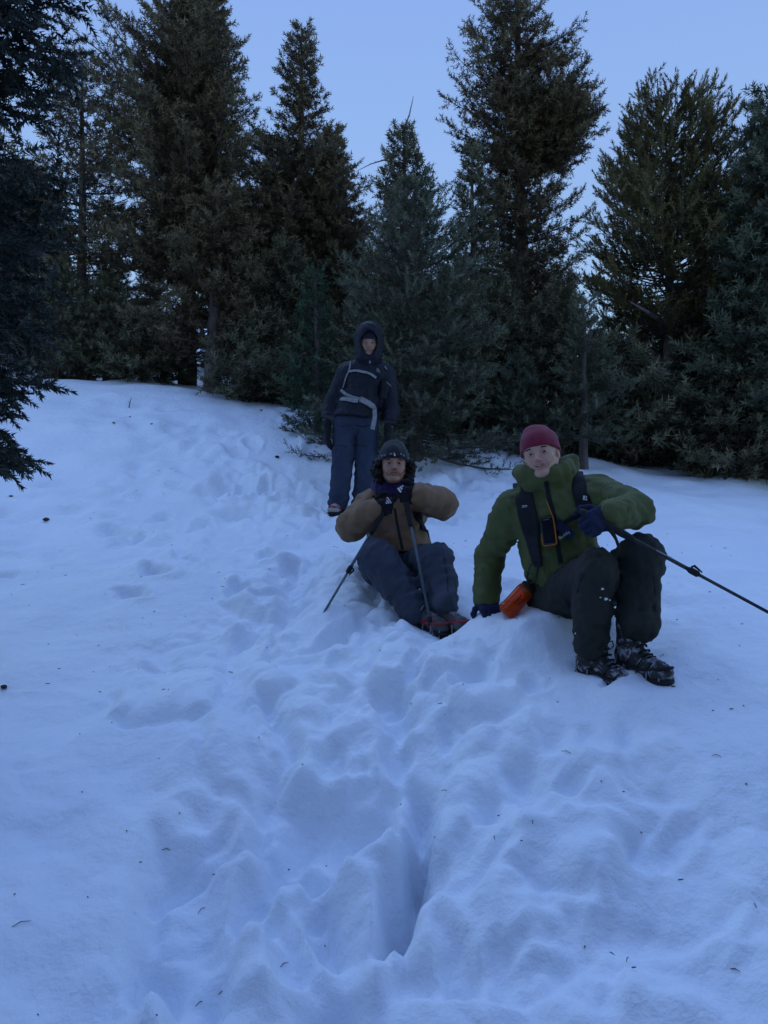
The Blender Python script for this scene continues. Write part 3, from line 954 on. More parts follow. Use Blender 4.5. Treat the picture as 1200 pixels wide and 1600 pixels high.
def unit(v):
    v = np.asarray(v, float)
    return v / (np.linalg.norm(v) + 1e-12)


class Field:
    def __init__(self, lo, hi, h):
        self.h = h
        self.lo = np.asarray(lo, float)
        self.n = (np.ceil((np.asarray(hi) - self.lo) / h)).astype(int) + 1
        self.ax = [self.lo[k] + np.arange(self.n[k]) * h for k in range(3)]
        self.F = np.full(self.n, 1.0, np.float32)

    def sub(self, lo, hi):
        sl = []
        for k in range(3):
            a = max(0, int((lo[k] - self.lo[k]) / self.h))
            b = min(self.n[k], int((hi[k] - self.lo[k]) / self.h) + 2)
            if b <= a:
                return None, None
            sl.append(slice(a, b))
        g = np.meshgrid(*[self.ax[k][sl[k]] for k in range(3)], indexing='ij')
        return tuple(sl), np.stack(g, -1)

    def comb(self, sl, d, k, mode):
        A = self.F[sl]
        d = d.astype(np.float32)
        if mode == 'add':
            if k > 0:
                hh = np.clip(0.5 + 0.5 * (A - d) / k, 0, 1)
                self.F[sl] = A * (1 - hh) + d * hh - k * hh * (1 - hh)
            else:
                self.F[sl] = np.minimum(A, d)
        else:
            d = -d
            if k > 0:
                hh = np.clip(0.5 - 0.5 * (A - d) / k, 0, 1)
                self.F[sl] = A * (1 - hh) + d * hh + k * hh * (1 - hh)
            else:
                self.F[sl] = np.maximum(A, d)

    def cone(self, a, b, r1, r2, k=0.02, flat=None, mode='add', wr=None):
        a, b = v3(a), v3(b)
        m = max(r1, r2) * 1.35 + k + 2 * self.h
        sl, p = self.sub(np.minimum(a, b) - m, np.maximum(a, b) + m)
        if sl is None:
            return self
        ab = b - a
        L2 = ab @ ab + 1e-12
        pa = p - a
        t = np.clip((pa @ ab) / L2, 0, 1)
        q = pa - t[..., None] * ab
        s = 1.0
        if flat is not None:
            nrm, f = unit(flat[0]), flat[1]
            q = q + nrm * ((q @ nrm) * (1 / f - 1))[..., None]
            s = min(1.0, f)
        r = r1 + (r2 - r1) * t
        if wr is not None:
            w3 = unit(ab)
            u = unit(np.cross(w3, (0.3, 0.5, 0.81)))
            v = np.cross(w3, u)
            th = np.arctan2(q @ v, q @ u)
            L = math.sqrt(L2)
            for (amp, wl, ph, c, wd) in wr:
                # slack-cloth folds: slanted, unevenly spaced, fading round the limb
                sl_ = t * L
                ph2 = 2 * math.pi * sl_ / (wl * 1.45) + 2.2 * np.sin(th + ph) + 1.1 * np.sin(2 * th + 2.3 * ph + 9 * sl_) + 1.3 * np.sin(17 * sl_ + 3 * ph) + ph
                win = np.exp(-((t - c) / wd) ** 2) * (0.35 + 0.65 * (0.5 + 0.5 * np.sin(th * 1.0 + 5.1 * ph + 6 * sl_)))
                ss = 0.5 + 0.5 * np.sin(ph2)
                r = r + amp * win * (ss ** 2.2 - 0.35)
        self.comb(sl, (np.sqrt((q * q).sum(-1)) - r) * s, k, mode)
        return self

    def chain(self, pts, rad, k=0.015, flat=None, mode='add', wr=None):
        for i in range(len(pts) - 1):
            self.cone(pts[i], pts[i + 1], rad[i], rad[i + 1], k, flat, mode, wr)
        return self

    def ball(self, c, r, k=0.02, mode='add', R=None):
        """ellipsoid; R columns are its axes"""
        c = v3(c)
        r = np.ones(3) * r
        m = r.max() + k + 2 * self.h
        sl, p = self.sub(c - m, c + m)
        if sl is None:
            return self
        q = p - c
        if R is not None:
            q = q @ np.asarray(R)
        k0 = np.sqrt(((q / r) ** 2).sum(-1))
        k1 = np.sqrt(((q / (r * r)) ** 2).sum(-1)) + 1e-9
        d = np.where(k0 < 0.3, (k0 - 1) * r.min(), k0 * (k0 - 1) / k1)
        self.comb(sl, d, k, mode)
        return self

    def box(self, c, half, rnd, k=0.02, mode='add', R=None):
        c = v3(c)
        half = np.asarray(half, float)
        m = np.linalg.norm(half) + rnd + k + 2 * self.h
        sl, p = self.sub(c - m, c + m)
        if sl is None:
            return self
        q = p - c
        if R is not None:
            q = q @ np.asarray(R)
        e = np.abs(q) - (half - rnd)
        d = np.sqrt((np.maximum(e, 0) ** 2).sum(-1)) + np.minimum(e.max(-1), 0) - rnd
        self.comb(sl, d, k, mode)
        return self

    def cut(self, point, normal, k=0.008):
        """keep the side the normal points to"""
        sl, p = self.sub(self.lo, self.lo + self.n * self.h)
        d = (p - v3(point)) @ unit(normal)
        self.comb(sl, d, k, 'cut_keep') if False else self._keep(d, k)
        return self

    def _keep(self, d, k):
        A = self.F
        d = (-d).astype(np.float32)
        hh = np.clip(0.5 - 0.5 * (A - d) / k, 0, 1)
        self.F = A * (1 - hh) + d * hh + k * hh * (1 - hh)

    def loop(self, c, u, v, ru, rv, r, n=18, k=0.015, a0=0.0, a1=2 * math.pi):
        a = np.linspace(a0, a1, n + 1)
        P = [v3(c) + v3(u) * ru * math.cos(t) + v3(v) * rv * math.sin(t) for t in a]
        for i in range(n):
            self.cone(P[i], P[i + 1], r, r, k)
        return self

    def noise(self, amp, scale, seed, n=7, ridge=False):
        rng = np.random.default_rng(seed)
        m = np.abs(self.F) < 0.06
        ii = np.argwhere(m)
        p = self.lo + ii * self.h
        s = np.zeros(len(p))
        wsum = 0
        for j in range(n):
            d = unit(rng.normal(0, 1, 3)) * scale * rng.uniform(0.6, 1.6)
            w = 1.0
            q = np.sin(p @ d * 2 * math.pi + rng.uniform(0, 6.28) + 0.9 * np.sin(p @ np.roll(d, 1) * 3.1 + j))
            s += w * ((1 - 2 * np.abs(q)) if ridge else q)
            wsum += w
        self.F[m] += (amp * s / math.sqrt(wsum)).astype(np.float32)
        return self

    def mesh(self):
        Fv = self.F
        s = Fv < 0
        c = np.zeros(np.array(Fv.shape) - 1, np.int8)
        offs = [(i, j, k) for i in (0, 1) for j in (0, 1) for k in (0, 1)]
        nx, ny, nz = c.shape
        for (i, j, k) in offs:
            c += s[i:i + nx, j:j + ny, k:k + nz]
        act = (c > 0) & (c < 8)
        idx = np.argwhere(act)
        vid = np.full(c.shape, -1, np.int64)
        vid[act] = np.arange(len(idx))
        vals = np.stack([Fv[idx[:, 0] + o[0], idx[:, 1] + o[1], idx[:, 2] + o[2]] for o in offs], 1)
        acc = np.zeros((len(idx), 3)); cnt = np.zeros(len(idx))
        for a in range(8):
            for b in range(a + 1, 8):
                oa, ob = np.array(offs[a]), np.array(offs[b])
                if np.abs(oa - ob).sum() != 1:
                    continue
                fa, fb = vals[:, a], vals[:, b]
                m = (fa < 0) != (fb < 0)
                t = fa[m] / (fa[m] - fb[m])
                acc[m] += oa + t[:, None] * (ob - oa)
                cnt[m] += 1
        V = self.lo + (idx + acc / cnt[:, None]) * self.h
        Q = []
        for axn in range(3):
            sl0 = [slice(None)] * 3; sl1 = [slice(None)] * 3
            sl0[axn] = slice(0, -1); sl1[axn] = slice(1, None)
            A, Bv = s[tuple(sl0)], s[tuple(sl1)]
            e = np.argwhere(A != Bv)
            o1, o2 = (axn + 1) % 3, (axn + 2) % 3
            e = e[(e[:, o1] > 0) & (e[:, o2] > 0) & (e[:, o1] < self.n[o1] - 1) & (e[:, o2] < self.n[o2] - 1)]
            if not len(e):
                continue
            inside_first = s[e[:, 0], e[:, 1], e[:, 2]]

            def cell(d1, d2):
                q = e.copy(); q[:, o1] += d1; q[:, o2] += d2
                return vid[q[:, 0], q[:, 1], q[:, 2]]
            quad = np.stack([cell(-1, -1), cell(0, -1), cell(0, 0), cell(-1, 0)], 1)
            quad[~inside_first] = quad[~inside_first][:, ::-1]
            Q.append(quad)
        Q = np.concatenate(Q)
        return V, Q


def frame(fwd, up):
    """columns: x = fwd x up, y = fwd, z = up"""
    y = unit(fwd)
    x = unit(np.cross(y, up))
    z = np.cross(x, y)
    return np.stack([x, y, z], 1)


def place(V, R, o, s=1.0):
    return (V * s) @ R.T + v3(o)


class Surf:
    """a finished garment one can lay straps and prints on"""
    def __init__(self, V, Q):
        self.t = BVHTree.FromPolygons([Vector(v) for v in V.tolist()], Q.tolist())

    def pix(self, px, py):
        d = W(px, py, 1.0) - v3(0, 0, CZ)
        h = self.t.ray_cast(Vector((0, 0, CZ)), Vector(d))
        if h[0] is None:
            return None
        n = v3(h[1])
        if n @ d > 0:
            n = -n
        return v3(h[0]), n

    def near(self, p, ref=None):
        h = self.t.find_nearest(Vector(p))
        n = v3(h[1])
        return v3(h[0]), n


def ribbon(name, P, N, width, thick, mat, parent, off=0.002, taper=None):
    """flat strap along points P with outward normals N"""
    P, N = np.asarray(P, float), np.asarray(N, float)
    # resample
    seg = np.concatenate([[0], np.cumsum(np.linalg.norm(np.diff(P, axis=0), axis=1))])
    n = max(4, int(seg[-1] / 0.012))
    u = np.linspace(0, seg[-1], n)
    P = np.stack([np.interp(u, seg, P[:, k]) for k in range(3)], 1)
    N = np.stack([np.interp(u, seg, N[:, k]) for k in range(3)], 1)
    for _ in range(3):
        P[1:-1] = 0.25 * P[:-2] + 0.5 * P[1:-1] + 0.25 * P[2:]
        N[1:-1] = 0.25 * N[:-2] + 0.5 * N[1:-1] + 0.25 * N[2:]
    N /= np.linalg.norm(N, axis=1)[:, None] + 1e-9
    T = np.gradient(P, axis=0); T /= np.linalg.norm(T, axis=1)[:, None] + 1e-9
    S = np.cross(T, N); S /= np.linalg.norm(S, axis=1)[:, None] + 1e-9
    wd = np.asarray(width) * np.ones(n) if taper is None else np.interp(u / seg[-1], *taper)
    prof = [(-0.5, 0), (-0.5, 0.8), (-0.38, 1.0), (0.38, 1.0), (0.5, 0.8), (0.5, 0)]
    V = np.concatenate([P + S * (a * wd)[:, None] + N * (off + b * thick) for a, b in prof]).reshape(6, n, 3).transpose(1, 0, 2).reshape(-1, 3)
    Q = []
    for i in range(n - 1):
        for j in range(6):
            Q.append((i * 6 + j, i * 6 + (j + 1) % 6, (i + 1) * 6 + (j + 1) % 6, (i + 1) * 6 + j))
    Q += [(0, 1, 4, 5), (1, 2, 3, 4), ((n - 1) * 6 + 5, (n - 1) * 6 + 4, (n - 1) * 6 + 1, (n - 1) * 6), ((n - 1) * 6 + 4, (n - 1) * 6 + 3, (n - 1) * 6 + 2, (n - 1) * 6 + 1)]
    return obj(name, mesh_np(name, V, np.array(Q), False), mat, parent)


def strap_pix(name, surf, pix, width, thick, mat, parent, pre=(), post=(), off=0.002, taper=None):
    """strap whose course over a garment is read off the photograph; pre/post are (point, normal) that continue it out of sight"""
    P, N = [], []
    for p, n in pre:
        P.append(v3(p)); N.append(unit(n))
    pix = np.asarray(pix, float)
    for i in range(len(pix) - 1):
        for t in np.linspace(0, 1, 6, endpoint=(i == len(pix) - 2)):
            q = pix[i] + (pix[i + 1] - pix[i]) * t
            h = surf.pix(*q)
            if h is not None and (not P or np.linalg.norm(h[0] - P[-1]) < 0.25):
                P.append(h[0]); N.append(h[1])
    for p, n in post:
        P.append(v3(p)); N.append(unit(n))
    return ribbon(name, P, N, width, thick, mat, parent, off, taper)


def decal(name, surf, c_pix, polys, size, mat, parent, rot=0.0, off=0.004, aspect=1.0):
    """flat print: polys in local units (x right, y up), pressed onto the garment around a photo pixel"""
    h = surf.pix(*c_pix)
    if h is None:
        return None
    p, n = h
    r = unit(np.cross((0, 0, 1), n)); r = r if r[0] > 0 else -r
    u = np.cross(n, r); u = u if u[2] > 0 else -u
    ca, sa = math.cos(rot), math.sin(rot)
    r, u = r * ca + u * sa, u * ca - r * sa
    V, parts, k = [], [], 0
    for P in polys:
        idx = []
        for (a, b) in P:
            q = p + r * a * size * aspect + u * b * size
            hh = surf.t.ray_cast(Vector(q + n * 0.05), Vector(-n))
            q2 = v3(hh[0]) if hh[0] is not None and np.linalg.norm(v3(hh[0]) - q) < 0.03 else q
            V.append(q2 + n * off); idx.append(k); k += 1
        parts.append(idx)
    me = bpy.data.meshes.new(name)
    me.from_pydata([tuple(v) for v in V], [], parts)
    return obj(name, me, mat, parent)


def text_polys(txt):
    """blocky strokes for small prints: every letter is a set of quads on a 1-high grid"""
    G_ = {'T': [(0, .8, .7, 1), (.27, 0, .43, .8)], 'E': [(0, 0, .15, 1), (.15, .85, .6, 1), (.15, .43, .5, .57), (.15, 0, .6, .15)],
          'A': [(0, 0, .15, 1), (.5, 0, .65, 1), (.15, .85, .5, 1), (.15, .4, .5, .54)], 'M': [(0, 0, .15, 1), (.65, 0, .8, 1), (.15, .75, .3, .95), (.5, .75, .65, .95), (.3, .5, .5, .75)],
          'B': [(0, 0, .15, 1), (.15, .85, .55, 1), (.15, .43, .55, .57), (.15, 0, .55, .15), (.5, .1, .65, .47), (.5, .53, .65, .9)],
          'u': [(0, .1, .14, .65), (.14, 0, .45, .14), (.45, 0, .59, .65)], 'd': [(0, .1, .14, .5), (.14, 0, .45, .14), (.14, .48, .45, .62), (.45, 0, .59, 1)],
          'y': [(0, .2, .14, .65), (.14, .1, .45, .24), (.45, -.3, .59, .65), (.1, -.35, .45, -.22)], 'F': [(0, 0, .15, 1), (.15, .85, .6, 1), (.15, .43, .5, .57)],
          'I': [(.05, 0, .2, 1)], 'R': [(0, 0, .15, 1), (.15, .85, .55, 1), (.15, .43, .55, .57), (.5, .53, .65, .9), (.4, 0, .58, .43)],
          'S': [(0, .85, .6, 1), (0, .5, .15, .85), (.1, .43, .55, .57), (.45, .15, .6, .5), (0, 0, .55, .15)], '.': [(0, 0, .16, .16)]}
    W_ = {'I': .35, 'M': .95, '.': .3}
    x, out = 0, []
    for ch in txt:
        for (a, b, c, d) in G_.get(ch, []):
            out.append([(x + a, b), (x + c, b), (x + c, d), (x + a, d)])
        x += W_.get(ch, .8)
    return [[(a - x / 2, b - 0.5) for a, b in P] for P in out]
# ------------------------------------------------------------------ materials for people and their things
def skin_material(name, base):
    k = NT(name)
    a = k.n('Attribute'); a.attribute_name = 'tone'
    mx = k.n('Mix', data_type='RGBA', blend_type='MULTIPLY'); mx.inputs['Factor'].default_value = 1.0
    mx.inputs['A'].default_value = (*base, 1)
    k.l(a.outputs['Color'], mx.inputs['B'])
    k.l(mx.outputs['Result'], k.b.inputs['Base Color'])
    k.b.inputs['Roughness'].default_value = 0.5
    k.b.inputs['Subsurface Weight'].default_value = 0.15
    k.b.inputs['Subsurface Radius'].default_value = (0.012, 0.005, 0.003)
    k.b.inputs['Subsurface Scale'].default_value = 0.5
    return k.m


def knit(name, col):
    return noise_mat(name, col, tuple(c * 0.72 for c in col), scale=60, rough=0.95, bump=0.35, bscale=350, sheen=0.2)


M_SKIN_A = skin_material('skin_pale', (0.58, 0.33, 0.24))
M_SKIN_B = skin_material('skin_warm', (0.44, 0.235, 0.155))
M_SKIN_C = skin_material('skin_tan', (0.36, 0.20, 0.135))
M_EYE = NT('eye').m
M_GREENJ = noise_mat('green_shell_fabric', (0.100, 0.112, 0.034), (0.072, 0.084, 0.025), scale=6, rough=0.7, bump=0.55, bscale=8, crease=True)
M_BROWNJ = noise_mat('brown_quilted_fabric', (0.235, 0.135, 0.070), (0.170, 0.096, 0.050), scale=9, rough=0.65, bump=0.55, bscale=8, crease=True)
M_NAVYJ = noise_mat('navy_shell_fabric', (0.008, 0.010, 0.021), (0.005, 0.006, 0.013), scale=8, rough=0.6, bump=0.55, bscale=8, crease=True)
M_PANTA = noise_mat('charcoal_trouser_fabric', (0.032, 0.034, 0.028), (0.020, 0.022, 0.018), scale=7, rough=0.85, bump=0.55, bscale=9, crease=True)
M_PANTB = noise_mat('slate_trouser_fabric', (0.058, 0.068, 0.092), (0.039, 0.046, 0.064), scale=7, rough=0.8, bump=0.55, bscale=9, crease=True)
M_PANTC = noise_mat('blue_trouser_fabric', (0.034, 0.046, 0.080), (0.023, 0.031, 0.056), scale=7, rough=0.8, bump=0.55, bscale=9, crease=True)
M_BLACK = noise_mat('black_webbing', (0.014, 0.014, 0.016), (0.008, 0.008, 0.010), scale=40, rough=0.75, bump=0.2, bscale=200)
M_PACK = noise_mat('black_pack_fabric', (0.016, 0.016, 0.019), (0.009, 0.009, 0.011), scale=10, rough=0.8, bump=0.3, bscale=40)
M_GREY = noise_mat('grey_webbing', (0.30, 0.30, 0.31), (0.20, 0.20, 0.21), scale=40, rough=0.85, bump=0.2, bscale=250)
M_BLUEGL = noise_mat('navy_fleece', (0.020, 0.026, 0.065), (0.012, 0.016, 0.042), scale=30, rough=0.95, bump=0.3, bscale=120)
M_BLKGL = noise_mat('black_glove_knit', (0.014, 0.013, 0.017), (0.008, 0.008, 0.010), scale=30, rough=0.9, bump=0.3, bscale=150)
M_CRIM = knit('crimson_knit', (0.24, 0.018, 0.045))
M_BLKNIT = knit('black_knit', (0.014, 0.014, 0.020))
M_PURPLE = knit('purple_fleece', (0.035, 0.022, 0.115))
M_DKPUR = knit('dark_purple_knit', (0.012, 0.009, 0.026))
M_HAIR = noise_mat('dark_hair', (0.016, 0.012, 0.010), (0.008, 0.006, 0.005), scale=80, rough=0.6)
M_BROW = noise_mat('brow_hair', (0.05, 0.032, 0.022), scale=80, rough=0.8)
M_TEETH = noise_mat('teeth', (0.68, 0.64, 0.58), (0.6, 0.56, 0.5), rough=0.3)
M_MOUTH = noise_mat('mouth_inside', (0.06, 0.015, 0.015), rough=0.6)
M_WHITE = noise_mat('white_print', (0.72, 0.72, 0.72), (0.6, 0.6, 0.6), rough=0.6)
M_ORANGE = noise_mat('orange_rubber', (0.62, 0.20, 0.02), (0.5, 0.15, 0.015), rough=0.5)
M_SCREEN = noise_mat('dark_glass', (0.012, 0.013, 0.022), rough=0.15, spec=0.5)
M_RUB = noise_mat('black_rubber', (0.016, 0.016, 0.017), (0.010, 0.010, 0.011), scale=30, rough=0.7)
M_STEEL = noise_mat('worn_steel', (0.30, 0.30, 0.31), (0.16, 0.16, 0.17), scale=50, rough=0.45, spec=0.6)
M_CARB = noise_mat('black_shaft', (0.018, 0.018, 0.020), (0.010, 0.010, 0.012), scale=50, rough=0.35, spec=0.5)
M_TEAL = noise_mat('slate_shaft', (0.10, 0.13, 0.15), (0.07, 0.09, 0.11), scale=40, rough=0.4, spec=0.5)
M_RED = noise_mat('red_rubber', (0.32, 0.025, 0.035), (0.22, 0.015, 0.025), rough=0.55)
M_LACE = noise_mat('grey_lace', (0.36, 0.34, 0.33), (0.22, 0.2, 0.2), scale=60, rough=0.9)
M_SHOEB = noise_mat('grey_trail_shoe', (0.12, 0.115, 0.105), (0.05, 0.05, 0.048), scale=18, rough=0.85, bump=0.4, bscale=60)
M_SHOEC = noise_mat('pale_trail_shoe', (0.42, 0.40, 0.38), (0.25, 0.22, 0.21), scale=22, rough=0.8, bump=0.3, bscale=60)


def snowy_boot_material():
    """dark leather with snow caked on it in patches"""
    k = NT('snowy_leather')
    tc = k.n('TexCoord')
    nz = k.n('TexNoise'); nz.inputs['Scale'].default_value = 26; nz.inputs['Detail'].default_value = 5; nz.inputs['Roughness'].default_value = 0.7
    k.l(tc.outputs['Object'], nz.inputs['Vector'])
    rp = k.n('ValToRGB')
    rp.color_ramp.elements[0].position = 0.50; rp.color_ramp.elements[0].color = (0.022, 0.020, 0.020, 1)
    rp.color_ramp.elements[1].position = 0.60; rp.color_ramp.elements[1].color = (0.34, 0.34, 0.36, 1)
    k.l(nz.outputs['Fac'], rp.inputs['Fac']); k.l(rp.outputs['Color'], k.b.inputs['Base Color'])
    k.b.inputs['Roughness'].default_value = 0.7
    bp = k.n('Bump'); bp.inputs['Strength'].default_value = 0.6; bp.inputs['Distance'].default_value = 0.01
    k.l(nz.outputs['Fac'], bp.inputs['Height']); k.l(bp.outputs['Normal'], k.b.inputs['Normal'])
    return k.m


M_BOOTA = snowy_boot_material()


def bottle_material():
    k = NT('orange_clear_plastic')
    k.b.inputs['Base Color'].default_value = (0.95, 0.16, 0.02, 1)
    k.b.inputs['Transmission Weight'].default_value = 0.75
    k.b.inputs['Roughness'].default_value = 0.12
    k.b.inputs['IOR'].default_value = 1.35
    return k.m


M_BOTTLE = bottle_material()


def eye_material():
    k = NT('eyeball')
    a = k.n('Attribute'); a.attribute_name = 'tone'
    k.l(a.outputs['Color'], k.b.inputs['Base Color'])
    k.b.inputs['Roughness'].default_value = 0.15
    return k.m


M_EYE = eye_material()


# ------------------------------------------------------------------ heads, hands, feet
def build_beanie(ho, R, parent, mat, s, front=0.033, slope=0.30, top=0.0, point=(0.0, -0.04), seed=21, hem_r=0.0042, fat=1.0):
    """knit hat pulled down to the brows; the hem is a rolled edge that follows its opening"""
    rx, ry = 0.0900 * fat, 0.1180 * fat
    f = Field((-0.14, -0.17, -0.10), (0.14, 0.15, 0.22), 0.005)
    f.ball((0, -0.016, 0.042), (rx, ry, 0.094 + top), 0.01)
    f.ball((0, -0.018, 0.010), (rx * 0.985, ry * 0.985, 0.092), 0.02)
    f.ball((point[0], point[1], 0.112 + top), (0.045, 0.05, 0.026), 0.05)
    f.cut((0, 0.09, front), (0, -slope, 1), 0.005)
    f.noise(0.0022, 11, seed)
    V, Q = f.mesh()
    hat = obj('beanie', mesh_np('beanie', place(V, R, ho, s), Q, True), mat, parent)

    def ring(dz, push, a0=0.0, a1=2 * math.pi, n=41):
        P = []
        for t in np.linspace(a0, a1, n):
            x, y = rx * math.cos(t), -0.018 + ry * math.sin(t)
            z = front + slope * (y - 0.09) + dz
            P.append(((rx + push) * math.cos(t) * 0.99, -0.018 + (ry + push) * math.sin(t) * 0.99, z))
        return P
    V, Q, T = tube_np(ring(0.004, 0.0), hem_r, 6)
    obj('hem', mesh_np('hem', place(V, R, ho, s), [Q, T], True), mat, hat)
    return hat, ring


def build_head(o, fwd, up, parent, skin, s=1.0, vox=0.0032, smile=0.0, open_=0.0, squint=0.0, gaze=(0, 0), jaw=1.0, neck_to=None, brow=0.0):
    """one continuous mesh: skull, face, ears and neck; eyes and brows are its parts"""
    R = frame(fwd, up)
    f = Field((-0.13, -0.16, -0.24), (0.13, 0.16, 0.15), vox)
    f.ball((0, -0.018, 0.035), (0.076, 0.098, 0.090), 0.01)
    f.ball((0, 0.032, -0.026), (0.062 * jaw, 0.061, 0.068), 0.03)
    f.ball((0, 0.020, 0.040), (0.066, 0.070, 0.060), 0.03)
    for sx in (-1, 1):
        f.cone((sx * 0.057 * jaw, -0.002, -0.044), (sx * 0.018, 0.066, -0.084), 0.020, 0.015, 0.025)
        f.ball((sx * 0.043, 0.062, -0.018), (0.021, 0.020, 0.017), 0.022)
        f.ball((sx * 0.033, 0.080, -0.044 + 0.004 * smile), (0.015, 0.012, 0.015), 0.02)
    f.ball((0, 0.078, -0.090), (0.019, 0.016, 0.014), 0.022)
    f.cone((-0.032, 0.082, 0.026), (0.032, 0.082, 0.026), 0.009, 0.009, 0.016)
    for sx in (-1, 1):
        f.ball((sx * 0.031, 0.104, 0.005), (0.0180, 0.0265, 0.0120), 0.010, 'sub')
    f.cone((0, 0.090, 0.016), (0, 0.112, -0.023), 0.0065, 0.0100, 0.010)
    for sx in (-1, 1):
        f.ball((sx * 0.0115, 0.102, -0.027), (0.008, 0.009, 0.007), 0.007)
        f.ball((sx * 0.006, 0.110, -0.034), 0.0035, 0.003, 'sub')
    f.ball((0, 0.0865, -0.040), (0.020, 0.008, 0.010), 0.012)
    # lips
    w = 0.0215 + 0.0080 * smile
    zc = -0.0535
    lift = 0.0065 * smile
    mo = 0.0006 + 0.0065 * open_ + 0.0040 * smile
    qs = (-1, -0.7, -0.35, 0, 0.35, 0.7, 1)

    def lipline(q, sg):
        yy = 0.0915 - 0.0095 * q * q * (1.35 if smile else 1.0)
        return (w * q, yy, zc + lift * q * q + sg * (mo + 0.0028) * (1 - abs(q) ** 2.5) - (0.001 if sg > 0 and q == 0 else 0))
    up_l = [lipline(q, 1) for q in qs]
    lo_l = [lipline(q, -1) for q in qs]
    f.chain(up_l, [0.0018, 0.0027, 0.0034, 0.0032, 0.0034, 0.0027, 0.0018], 0.005)
    f.chain(lo_l, [0.0018, 0.0030, 0.0040, 0.0042, 0.0040, 0.0030, 0.0018], 0.005)
    if open_ > 0.1 or smile > 0.3:
        for yo in (0.004, -0.004, -0.010):
            mid = [(w * q * 0.88, 0.0915 - 0.0095 * q * q + yo, zc + lift * q * q) for q in qs]
            f.chain(mid, [max(0.0006, mo * (1 - abs(q) ** 2)) for q in qs], 0.002, mode='sub')
    # lids
    for sx in (-1, 1):
        for (dzl, rr) in ((0.0078 - 0.0030 * squint, 0.0026), (-0.0072 + 0.0026 * squint, 0.0023)):
            P = [(sx * 0.031 + q * 0.0150, 0.0862 - 0.0085 * abs(q) ** 2, 0.0055 + dzl * (1 - 0.9 * q * q)) for q in (-1, -0.6, -0.2, 0.2, 0.6, 1)]
            f.chain(P, [rr * 0.8, rr, rr, rr, rr, rr * 0.8], 0.004)
    # ears
    for sx in (-1, 1):
        f.ball((sx * 0.076, -0.014, -0.008), (0.009, 0.019, 0.029), 0.006)
        f.ball((sx * 0.087, -0.009, -0.005), (0.006, 0.010, 0.018), 0.006, 'sub')
    # neck
    if neck_to is None:
        nt = (0, -0.04, -0.22)
    else:
        nt = R.T @ (v3(neck_to) - v3(o)) / s
    f.cone((0, -0.020, -0.06), nt, 0.054, 0.060, 0.03)
    V, Q = f.mesh()
    tone = np.ones((len(V), 3))
    # redder lips, nose and cheeks (the skin's own colour)
    lip = np.full(len(V), 9.0)
    for ch in (up_l, lo_l):
        for i in range(len(ch) - 1):
            a, b = v3(ch[i]), v3(ch[i + 1])
            t = np.clip(((V - a) @ (b - a)) / ((b - a) @ (b - a)), 0, 1)
            lip = np.minimum(lip, np.linalg.norm(V - a - t[:, None] * (b - a), axis=1))
    lm = 1 - sstep(0.0042, 0.0066, lip)
    tone = tone * (1 - lm[:, None]) + np.array([0.92, 0.62, 0.60]) * lm[:, None]
    for c, r, m_ in (((0, 0.113, -0.028), 0.016, 0.6), ((0.04, 0.075, -0.03), 0.028, 0.5), ((-0.04, 0.075, -0.03), 0.028, 0.5), ((0.09, -0.01, 0), 0.035, 0.6), ((-0.09, -0.01, 0), 0.035, 0.6)):
        q = np.exp(-(np.linalg.norm(V - v3(c), axis=1) / r) ** 2) * m_
        tone = tone * (1 - q[:, None]) + tone * np.array([1.0, 0.78, 0.76]) * q[:, None]
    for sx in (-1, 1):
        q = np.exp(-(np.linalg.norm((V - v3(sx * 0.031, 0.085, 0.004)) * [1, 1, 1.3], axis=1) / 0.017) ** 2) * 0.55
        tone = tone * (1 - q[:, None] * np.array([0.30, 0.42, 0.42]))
    inside = (np.abs(V[:, 2] - zc - lift * (V[:, 0] / w) ** 2) < mo + 0.002) & (np.abs(V[:, 0]) < w * 0.9) & (V[:, 1] < 0.0875 - 0.0095 * (V[:, 0] / w) ** 2) & (V[:, 1] > 0.055)
    if open_ > 0.1 or smile > 0.3:
        tone[inside] = (0.12, 0.05, 0.05)
    me = mesh_np('body', place(V, R, o, s), Q, True)
    attr(me, 'tone', tone)
    body = obj('body', me, skin, parent)
    # eyeballs
    for sx in (-1, 1):
        c = v3(sx * 0.031, 0.0745, 0.0055)
        u, v = np.meshgrid(np.linspace(0, math.pi, 13), np.linspace(0, 2 * math.pi, 20, endpoint=False), indexing='ij')
        g = unit(v3(gaze[0], 1, gaze[1]))
        Rg = frame(g, (0, 0, 1))
        loc = np.stack([np.sin(u) * np.cos(v), np.cos(u), np.sin(u) * np.sin(v)], -1).reshape(-1, 3)
        ang = u.ravel()
        colr = np.where(ang[:, None] < 0.28, v3(0.008, 0.008, 0.008), np.where(ang[:, None] < 0.56, v3(0.05, 0.035, 0.022), v3(0.62, 0.58, 0.56)))
        i = np.arange(13 * 20).reshape(13, 20)
        Qe = np.stack([i[:-1], i[1:], np.roll(i, -1, 1)[1:], np.roll(i, -1, 1)[:-1]], -1).reshape(-1, 4)
        me = mesh_np('eye', place(loc @ Rg.T * 0.0128 + c, R, o, s), Qe, True)
        attr(me, 'tone', colr)
        obj('eye', me, M_EYE, body)
        P = [(sx * 0.031 + q * 0.019, 0.0935 - 0.006 * q * q - 0.004 * (q * sx > 0) * abs(q), 0.0245 + 0.004 * (1 - q * q) + brow * 0.004 * q * sx) for q in (-1, -0.6, -0.2, 0.2, 0.6, 1)]
        Vb, Qb, Tb = tube_np(P, [0.0018, 0.0030, 0.0036, 0.0036, 0.0030, 0.0016], 6)
        obj('eyebrow', mesh_np('eyebrow', place(Vb * [1, 1, 1], R, o, s), [Qb, Tb], True), M_BROW, body)
